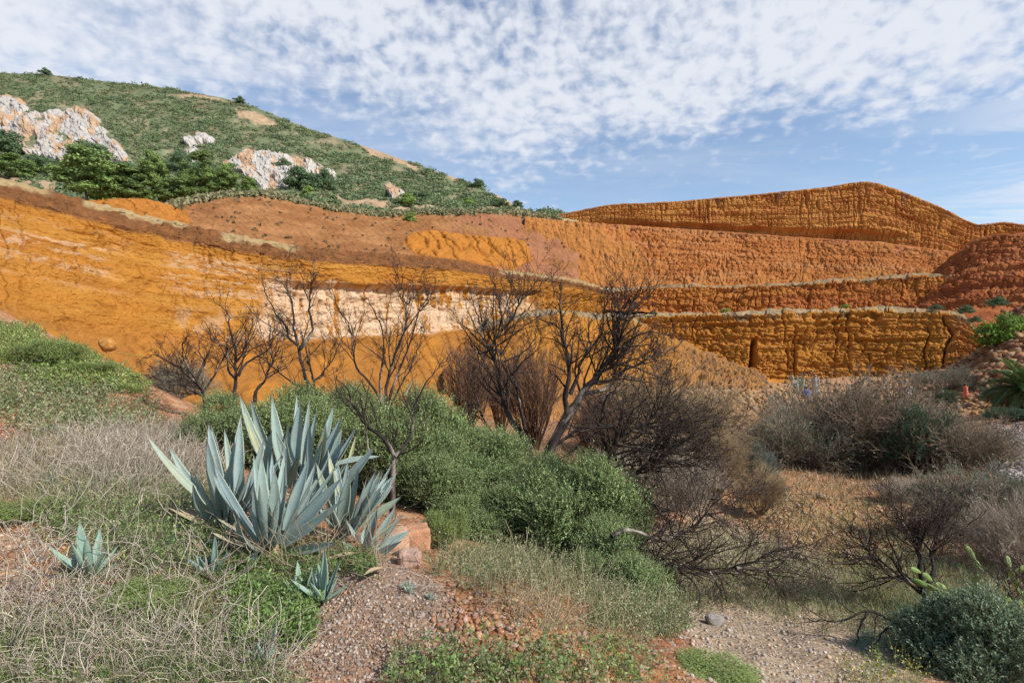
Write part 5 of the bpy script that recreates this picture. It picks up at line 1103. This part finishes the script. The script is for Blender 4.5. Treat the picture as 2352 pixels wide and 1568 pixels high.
for i, (x, y, w_, lab) in enumerate([(60,1330,20,'flat tan stone left of the young agave'),(88,1322,18,'tan stone in the little group left of the young agave'),(96,1335,20,'rusty stone in the little group left of the young agave'),(82,1447,30,'flat white stone at the left near the dry stems'),(104,1452,20,'red brick like stone beside the flat white one'),(90,1480,20,'pale stone among the dry stems below the flat white one')]):
    rock('loose_stone', lab, x, y, w_, w_ * .5, [c3(.45, .30, .18), c3(.45, .32, .22), c3(.45, .22, .09), c3(.6, .54, .46), c3(.40, .15, .07), c3(.58, .45, .33)][i], 910 + i, cat='stone', group=GR, blocky=.5)
def gravel(name, label, n, poly, smin, smax, cols, seed, lift=.2):
    g = np.random.default_rng(seed); q = np.array(poly, float); lo, hi = q.min(0), q.max(0); X = lo[0] + g.random(n * 3) * (hi[0] - lo[0]); Y = lo[1] + g.random(n * 3) * (hi[1] - lo[1])
    k = polydist(X, Y, poly) + 25 * fbm(X / 60, Y / 60, 0, 2, seed) > 60 * g.random(len(X))**2 - 22; X, Y = X[k][:n], Y[k][:n]; P, ok = hit(X, Y); P = P[ok]; n = len(P)
    cube = np.array([[-1, -1, -1], [1, -1, -1], [1, 1, -1], [-1, 1, -1], [-1, -1, 1], [1, -1, 1], [1, 1, 1], [-1, 1, 1]], float) * .5
    sz = smin + (smax - smin) * g.random(n)**4.5; J = cube[None] * (.6 + .8 * g.random((n, 8, 3))); top_ = J[:, 4:, :2]; J[:, 4:, :2] = top_ * .6
    a = g.random(n) * 6.28; ca, sa = np.cos(a), np.sin(a); x = J[..., 0] * ca[:, None] - J[..., 1] * sa[:, None]; y = J[..., 0] * sa[:, None] + J[..., 1] * ca[:, None]
    b = (g.random(n) - .5) * 1.4; cb, sb = np.cos(b), np.sin(b); z = J[..., 2] * .7; x2 = x * cb[:, None] - z * sb[:, None]; z2 = x * sb[:, None] + z * cb[:, None]
    V = P[:, None] + np.stack([x2, y, z2 + lift], -1) * sz[:, None, None]
    f = np.array([[0, 3, 2, 1], [4, 5, 6, 7], [0, 1, 5, 4], [1, 2, 6, 5], [2, 3, 7, 6], [3, 0, 4, 7]]); F = (f[None] + 8 * np.arange(n)[:, None, None]).reshape(-1, 4)
    cols = np.array(cols); C = cols[g.integers(0, len(cols), n)] * (.75 + .45 * g.random((n, 1)))
    o = mk(name, V.reshape(-1, 3), F, M['stone'], np.repeat(C, 8, 0), smooth=False); tag(o, label, 'gravel', kind='stuff')
GC = [c3(.34, .27, .21), c3(.28, .21, .16), c3(.42, .34, .27), c3(.22, .15, .11), c3(.36, .22, .13)]
gravel('gravel', 'grey brown gravel on the mound in front of the agave', 12000, [(540,1310),(760,1275),(900,1300),(1010,1350),(1060,1460),(960,1540),(700,1568),(600,1500),(660,1400),(480,1370)], 0.003, .021, GC, 921)
gravel('gravel', 'tan and pink stones on the orange mound right of the gravel mound', 2600, [(1030,1350),(1180,1320),(1330,1370),(1420,1500),(1300,1568),(1080,1568),(980,1480)], .004, .042, [c3(.42, .26, .15), c3(.36, .19, .10), c3(.38, .24, .18), c3(.30, .14, .075)], 922)
gravel('gravel', 'pale rubble along the path at the lower right', 3500, [(1420,1330),(1620,1180),(1900,1260),(2080,1420),(2060,1600),(1560,1600),(1560,1440)], .004, .04, [c3(.46, .38, .3), c3(.38, .32, .27), c3(.5, .36, .24)], 923)
gravel('gravel', 'small stones on the orange slope at the right', 5000, [(1480,1060),(1800,1050),(2150,1130),(2200,1300),(1950,1290),(1680,1180),(1500,1150)], .015, .10, [c3(.42, .26, .13), c3(.33, .17, .08), c3(.40, .30, .21)], 924)
gravel('gravel', 'stones scattered over the red soil at the left', 6000, [(-10,860),(360,900),(420,1000),(300,1100),(420,1300),(200,1500),(-10,1500)], .005, .035, [c3(.5, .3, .16), c3(.42, .2, .1), c3(.56, .45, .35)], 925)
gravel('gravel', 'grey stones on the right slope beneath the palm', 2500, [(2260,1000),(2360,970),(2360,1130),(2320,1110)], .04, .2, [c3(.4, .34, .29), c3(.3, .26, .24)], 926)
gravel('rubble', 'broken rubble at the foot of the lowest tier', 5000, [(1560,870),(1640,850),(1800,860),(1900,900),(2360,850),(2360,940),(1900,930),(1600,960)], .06, .5, [c3(.34, .19, .08), c3(.26, .18, .12), c3(.3, .16, .06), c3(.38, .25, .13)], 927)

gravel('rubble', 'broken stones on the slope above and behind the palm', 1800, [(2190,850),(2230,760),(2290,715),(2360,705),(2360,900),(2200,900)], .15, .9, [c3(.28, .13, .06), c3(.22, .12, .07), c3(.32, .2, .11)], 928)
# ---------------------------------------------------------------- grass, dry stems and weeds
def scatter(n, poly, seed, wob=30):
    g = np.random.default_rng(seed); q = np.array(poly, float); lo, hi = q.min(0), q.max(0); X = lo[0] + g.random(n * 4) * (hi[0] - lo[0]); Y = lo[1] + g.random(n * 4) * (hi[1] - lo[1])
    k = polydist(X, Y, poly) + 1.6 * wob * fbm(X / 50, Y / 40, 0, 3, seed) > 70 * g.random(len(X))**2 - 25; X, Y = X[k][:n], Y[k][:n]; P, ok = hit(X, Y); return P[ok], X[ok], Y[ok], g
def stems(name, label, n, poly, seed, Ln, wpx, cols, K=7, wig=.28, lean=.8, up=.0, cat='dry grass'):
    P, X, Y, g = scatter(n, poly, seed); n = len(P); s = P[:, 1] / FPX
    dr = unit(g.normal(size=(n, 3)) * c3(lean, lean, .3) + c3(0, 0, 1)); ln = Ln[0] + (Ln[1] - Ln[0]) * g.random(n)**1.5
    C_ = grow(P, dr, ln, K, wig, up, g); gz = gheight(C_[..., 0], C_[..., 1]); C_[..., 2] = np.maximum(C_[..., 2], gz + .01)
    rad = (wpx * s)[:, None] * np.linspace(.6, .3, K)[None] * (.6 + .8 * g.random((n, 1)))
    V, F = tubes(C_, rad, 3); cols = np.array(cols); C = np.repeat(cols[g.integers(0, len(cols), n)] * (.7 + .5 * g.random((n, 1))), K * 3, 0)
    o = mk(name, V, F, M['twig'], C, smooth=False); tag(o, label, cat, kind='stuff'); return C_
def weeds(name, label, n, poly, seed, hgt, lsz, cols, nl=9, cat='weeds'):
    P, X, Y, g = scatter(n, poly, seed); n = len(P); ln = hgt[0] + (hgt[1] - hgt[0]) * g.random(n)**1.3
    dr = unit(g.normal(size=(n, 3)) * c3(.5, .5, .2) + c3(0, 0, 1)); St = grow(P, dr, ln, 5, .18, .02, g); acc = Acc()
    V, F = tubes(St, (P[:, 1] / FPX)[:, None] * .5 * np.linspace(1, .5, 5)[None], 3); acc.add(V, F, c3(.2, .22, .1))
    t = (.15 + .85 * g.random((n, nl))) * 3.99; k = t.astype(int); f = (t - k)[..., None]; ii = np.arange(n)[:, None]; pos = St[ii, k] * (1 - f) + St[ii, k + 1] * f
    ax = unit(g.normal(size=pos.shape) + c3(0, 0, .4)); pos = pos + ax * .012; nr = unit(g.normal(size=pos.shape) * .6 + c3(0, -.2, 1)); ll = lsz * (.5 + g.random(n * nl))
    V, F = leaves(pos.reshape(-1, 3), ax.reshape(-1, 3), nr.reshape(-1, 3), ll, ll * .55); cols = np.array(cols)
    C = np.repeat(cols[g.integers(0, len(cols), n)] * (.75 + .4 * g.random((n, 1))), nl * 4, 0); acc.add(V, F, C)
    o = acc.build(name, M['leaf'], smooth=False); tag(o, label, cat, kind='stuff')
def grass(name, label, n, poly, seed, hgt, wpx, cols, lean=.35):
    P, X, Y, g = scatter(n, poly, seed); n = len(P); ln = hgt[0] + (hgt[1] - hgt[0]) * g.random(n)
    St = grow(P, unit(g.normal(size=(n, 3)) * c3(lean, lean, .1) + c3(0, 0, 1)), ln, 4, .2, -.06, g); wd = (wpx * P[:, 1] / FPX)[:, None] * np.array([1, .85, .55, .1])[None]
    V, F = blades(St, wd); cols = np.array(cols); C = np.repeat(cols[g.integers(0, len(cols), n)] * (.7 + .5 * g.random((n, 1))), 8, 0)
    o = mk(name, V, F, M['grass'], C, smooth=False); tag(o, label, 'grass', kind='stuff')
ST1 = [c3(.50, .42, .32), c3(.42, .34, .26), c3(.33, .27, .21), c3(.55, .48, .38)]
GR1 = [c3(.19, .29, .07), c3(.25, .35, .10), c3(.14, .23, .07)]; GR2 = [c3(.27, .30, .14), c3(.36, .33, .19), c3(.21, .27, .11)]
LB = [(-10,1040),(150,1000),(330,990),(480,985),(500,1080),(470,1150),(350,1170),(200,1170),(-10,1110)]
stems('dry_brush', 'pale tangled dry brush on the left, behind the agave clump', 4200, LB, 931, (.15, .5), 1.2, ST1, 8, .30, 1.0)
stems('dry_brush', 'thicker mound of pale dry brush touching the agave leaves', 2600, [(180,1030),(330,1000),(480,1000),(500,1100),(380,1130),(220,1120)], 932, (.25, .7), 1.25, ST1, 8, .30, .9)
BL = [(-10,1330),(120,1380),(330,1430),(560,1440),(640,1520),(700,1600),(-10,1600)]
stems('dry_stems', 'tangle of bleached dry stems along the bottom left', 1700, BL, 933, (.12, .5), 1.8, ST1, 8, .34, 1.1)
stems('dry_stems', 'sparse dry stems over the weeds at the left', 550, [(-10,1180),(420,1180),(560,1300),(560,1420),(-10,1400)], 934, (.15, .6), 1.8, ST1, 8, .3, 1.0)
stems('dry_stems', 'thin brown stems over the shrubs right of the gravel mounds', 1100, [(1000,1300),(1400,1300),(1560,1400),(1500,1500),(1250,1450),(1150,1400)], 935, (.12, .5), 1.2, [c3(.35, .28, .17), c3(.28, .24, .13), c3(.42, .35, .22)], 8, .2, .7)
stems('dry_stems', 'fine pale stems in front of the agave clump', 160, [(560,1270),(820,1260),(900,1300),(700,1330),(560,1320)], 936, (.3, .7), 1.3, [c3(.36, .27, .18)], 8, .15, .9)
weeds('weeds', 'bright green low weeds across the lower left', 3000, [(150,1290),(300,1230),(520,1230),(560,1340),(500,1450),(640,1600),(-10,1600),(-10,1480),(150,1440)], 941, (.04, .16), .014, GR1 + GR2)
weeds('weeds', 'dense weeds left of the agave clump', 2600, [(120,1130),(330,1090),(490,1130),(520,1240),(420,1320),(220,1260),(80,1210)], 942, (.08, .28), .022, GR1 + GR2)
weeds('weeds', 'leafy weeds around the foot of the agave clump', 1500, [(430,1210),(560,1240),(700,1270),(860,1290),(860,1320),(650,1330),(540,1320),(440,1280)], 943, (.03, .14), .022, [c3(.16, .24, .06), c3(.12, .19, .05)])
weeds('weeds', 'weeds on the gravel mound beside the young agave', 2500, [(540,1350),(700,1350),(720,1430),(640,1500),(540,1480)], 944, (.05, .18), .02, GR1)
weeds('weeds', 'straggly grey green weeds right of the orange mound', 3300, [(1000,1270),(1250,1270),(1450,1320),(1580,1420),(1500,1470),(1400,1430),(1300,1350),(1050,1310)], 945, (.08, .36), .02, GR2, 10)
weeds('weeds', 'weeds along the bottom edge right of the mounds', 600, [(880,1540),(1050,1510),(1200,1520),(1420,1480),(1550,1600),(880,1600)], 946, (.05, .25), .022, GR1 + GR2)
weeds('weeds', 'yellow green weeds over the left bank', 3000, [(-10,745),(120,785),(260,850),(345,900),(300,905),(200,890),(90,860),(-10,810)], 947, (.08, .3), .05, [c3(.29, .40, .09), c3(.22, .31, .08), c3(.34, .34, .12)])
weeds('weeds', 'sparse weeds on the red soil of the left bank', 1500, [(-10,850),(300,930),(380,980),(200,1010),(-10,960)], 948, (.1, .35), .05, GR2)
grass('grass', 'dull green grass on the slope between the path and the orange bank', 12000, [(1470,1260),(1600,1200),(1850,1260),(2080,1290),(2200,1400),(2100,1480),(1800,1400),(1620,1390),(1500,1340)], 951, (.05, .2), 1.3, GR2 + [c3(.36, .32, .19)])
grass('grass', 'thin grass at the right beneath the burnt tree', 5000, [(1950,1280),(2360,1270),(2360,1420),(2100,1450),(2000,1380)], 952, (.08, .3), 1.4, GR2)
grass('grass', 'sparse grass on the orange slope', 2500, [(1550,1120),(1900,1130),(2200,1220),(2200,1290),(1800,1230)], 953, (.1, .35), 1.2, GR2)
grass('grass', 'dry grass among the brush at the left', 6000, [(-10,1010),(480,990),(520,1150),(300,1200),(-10,1180)], 954, (.08, .3), 1.3, [c3(.4, .33, .2), c3(.3, .28, .14), c3(.2, .25, .1)])
grass('grass', 'mixed grass along the bottom edge', 7000, [(-10,1400),(500,1420),(700,1600),(-10,1600)], 955, (.04, .13), 1.3, GR1 + [c3(.4, .34, .22)])
grass('grass', 'dry grass in the valley under the grey shrubs', 9000, [(1050,1010),(1700,980),(1850,1060),(2250,1050),(2350,1180),(2100,1130),(1700,1100),(1200,1080)], 956, (.1, .4), 1.4, [c3(.34, .26, .15), c3(.22, .2, .1), c3(.4, .3, .18)])

weeds('yellow_blossoms', 'weeds dotted with small yellow blossoms at the bottom edge, left of the silvery shrub', 150, [(1940,1530),(2030,1500),(2130,1520),(2130,1600),(1940,1600)], 961, (.08, .3), .018, [c3(.45, .38, .05), c3(.26, .28, .09), c3(.22, .27, .09)], 10)
# ---------------------------------------------------------------- yellow flowers
def flowers(label, pts, seed, name='yellow_flowers'):
    g = np.random.default_rng(seed)
    for x, y, lab in pts:
        p = hit(x, y + 26)[0][0]; s = p[1] / FPX; a = Acc(); St = grow(np.zeros((1, 3)), c3(0, 0, 1)[None], np.array([28 * s]), 5, .08, 0, g); v, f = tubes(St, np.full((1, 5), .6 * s), 3); a.add(v, f, c3(.2, .25, .08))
        n = 12; an = np.arange(n) / n * 6.28; ax = np.stack([np.cos(an), np.sin(an), .2 + 0 * an], 1); v, f = leaves(np.repeat(St[:, -1], n, 0), ax, np.repeat(c3(0, -.6, 1)[None], n, 0), 4.5 * s, 2.5 * s); a.add(v, f, c3(.75, .55, .03))
        o = a.build('yellow_flower', M['leaf'], smooth=False); o.location = tuple(map(float, p)); tag(o, lab, 'flower', 'yellow flowers at the left')
flowers('', [(93,1109,'yellow flower furthest left beside the dull agave'),(151,1106,'yellow flower slightly lower of the right hand pair'),(158,1097,'upper yellow flower of the right hand pair')], 83)

# ---------------------------------------------------------------- wooden rail by the boulder
def rail():
    d = 24; s = d / FPX; base = unproj(300, 822, d); root = empty('wooden_rail', base); c = np.broadcast_to(c3(.42, .26, .07), (1, 3))
    for nm, a, b, w in (('rail', (270, 811), (340, 819), 2.4), ('post', (301, 811), (298, 824), 2.2), ('post', (328, 805), (326, 818), 2.2)):
        P = np.stack([unproj(*a, d), unproj(*b, d)]) - base; P = np.linspace(P[0], P[1], 4)[None]; V, F = tubes(P, np.full((1, 4), w * s / 2), 6); mk(nm, V, F, M['stone'], np.broadcast_to(c, V.shape), parent=root)
    tag(root, 'short ochre wooden rail at the pit edge right of the perched boulder', 'rail')
rail()

# ---------------------------------------------------------------- people
SK = c3(.50, .30, .21)
def person(label, px_, py_, d, h, pose, top, bottom, hair, seed, dress=None):
    """one continuous skin-modifier body, clothing and hair as children"""
    base = unproj(px_, py_, d); root = empty('person', base); H_ = h / 1.7
    J = dict(pel=(0, 0, .95), wa=(0, 0, 1.1), ch=(0, 0, 1.32), ne=(0, 0, 1.47), hd=(0, -.01, 1.57), ht=(0, 0, 1.67), ls=(.17, 0, 1.4), le=(.23, .02, 1.12), lw=(.24, -.04, .88), lh=(.24, -.06, .79), rs=(-.17, 0, 1.4), re=(-.23, .02, 1.12), rw=(-.24, -.04, .88), rh=(-.24, -.06, .79),
             lp=(.09, 0, .90), lk=(.10, -.01, .50), la=(.10, .02, .08), lt=(.10, -.14, .03), rp=(-.09, 0, .90), rk=(-.10, -.01, .50), ra=(-.10, .02, .08), rt=(-.10, -.14, .03))
    J.update(pose)
    Ed = [('pel','wa'),('wa','ch'),('ch','ne'),('ne','hd'),('hd','ht'),('ch','ls'),('ls','le'),('le','lw'),('lw','lh'),('ch','rs'),('rs','re'),('re','rw'),('rw','rh'),('pel','lp'),('lp','lk'),('lk','la'),('la','lt'),('pel','rp'),('rp','rk'),('rk','ra'),('ra','rt')]
    rad = dict(pel=.14, wa=.125, ch=.145, ne=.055, hd=.095, ht=.075, ls=.06, le=.042, lw=.03, lh=.035, rs=.06, re=.042, rw=.03, rh=.035, lp=.09, lk=.06, la=.04, lt=.035, rp=.09, rk=.06, ra=.04, rt=.035)
    names = list(J); me = bpy.data.meshes.new('body'); me.from_pydata([tuple(np.array(J[n_]) * H_) for n_ in names], [(names.index(a), names.index(b)) for a, b in Ed], []); o = bpy.data.objects.new('body', me); COL.objects.link(o); o.parent = root
    md = o.modifiers.new('s', 'SKIN'); sv = me.skin_vertices[0].data
    for i, n_ in enumerate(names): sv[i].radius = (rad[n_] * H_,) * 2
    sv[names.index('pel')].use_root = True; o.modifiers.new('d', 'SUBSURF').levels = 2; o.modifiers['d'].render_levels = 2; me.materials.append(pm_skin)
    def tube_part(nm, pts, rr, col, ns=14, sx=1.0):
        P = (np.array(pts) * H_)[None]; V, F = tubes(P, np.array([rr]) * H_, ns); V[:, 0] *= 1
        V[:, 0] += .0; mk(nm, V, F, M['cloth'], np.broadcast_to(col, V.shape), parent=root)
    a = lambda n_: np.array(J[n_])
    tube_part('top', [a('pel'), a('wa'), a('ch'), lerp(a('ch'), a('ne'), .75)], [.165, .15, .185, .09], top)
    for sd_ in 'lr': tube_part('sleeve', [a(sd_ + 's') * [.8, 1, 1], a(sd_ + 's'), lerp(a(sd_ + 's'), a(sd_ + 'e'), .9)], [.08, .075, .06], top, 10)
    if dress is not None: tube_part('skirt', [a('wa'), a('pel'), lerp(a('pel'), a('lk') * [0, 1, 1], .6), a('pel') * [1, 1, 0] + c3(0, 0, dress)], [.155, .19, .22, .27], bottom)
    else:
        for sd_ in 'lr': tube_part('trouser_leg', [a('pel'), a(sd_ + 'p'), a(sd_ + 'k'), a(sd_ + 'a')], [.12, .11, .08, .06], bottom, 10)
    hd = a('hd'); tt = np.linspace(-.4, 1, 6); up_ = unit(a('ht') - a('ne'))
    tube_part('hair', [hd + up_ * .10 * t + c3(0, .02, .0) for t in tt], [.085, .105, .11, .10, .07, .01], hair, 12)
    tag(root, label, 'person', 'people below the lowest tier'); return root
pm_skin = pmat('skin', base=(.50, .30, .21), rough=.6, var=.05, scales=(5.0,), bump=0)
person('person in a long coral red dress standing in profile left of the palm', 2218, 922, 51, 1.62, dict(lw=(.15, -.2, 1.0), lh=(.1, -.26, 1.0)), c3(.68, .17, .12), c3(.66, .16, .11), c3(.03, .02, .02), 1, dress=.18).rotation_euler = (0, 0, 1.2)
person('person in a long pale grey patterned robe standing left of the largest shrub', 1873, 915, 40, 1.72, dict(), c3(.36, .34, .28), c3(.30, .29, .24), c3(.32, .22, .16), 2, dress=.1).rotation_euler = (0, 0, 2.4)
person('person in a white shirt bending forward behind the grey shrubs', 2088, 934, 40, 1.65, dict(ch=(0, -.22, 1.2), ne=(0, -.34, 1.27), hd=(0, -.43, 1.32), ht=(0, -.5, 1.4), ls=(.17, -.24, 1.22), rs=(-.17, -.24, 1.22), le=(.2, -.3, .98), re=(-.2, -.3, .98), lw=(.15, -.45, .8), rw=(-.15, -.45, .8), lh=(.13, -.5, .74), rh=(-.13, -.5, .74)), c3(.75, .76, .8), c3(.12, .13, .18), c3(.1, .07, .05), 3).rotation_euler = (0, 0, -1.3)
person('person in a blue shirt partly hidden by the dark shrub', 1853, 946, 36, 1.65, dict(ch=(0, -.08, 1.3), lw=(.2, -.2, .95), lh=(.18, -.26, .92)), c3(.06, .14, .55), c3(.08, .08, .1), c3(.06, .04, .03), 4).rotation_euler = (0, 0, .5)
print('objects', len(bpy.data.objects))
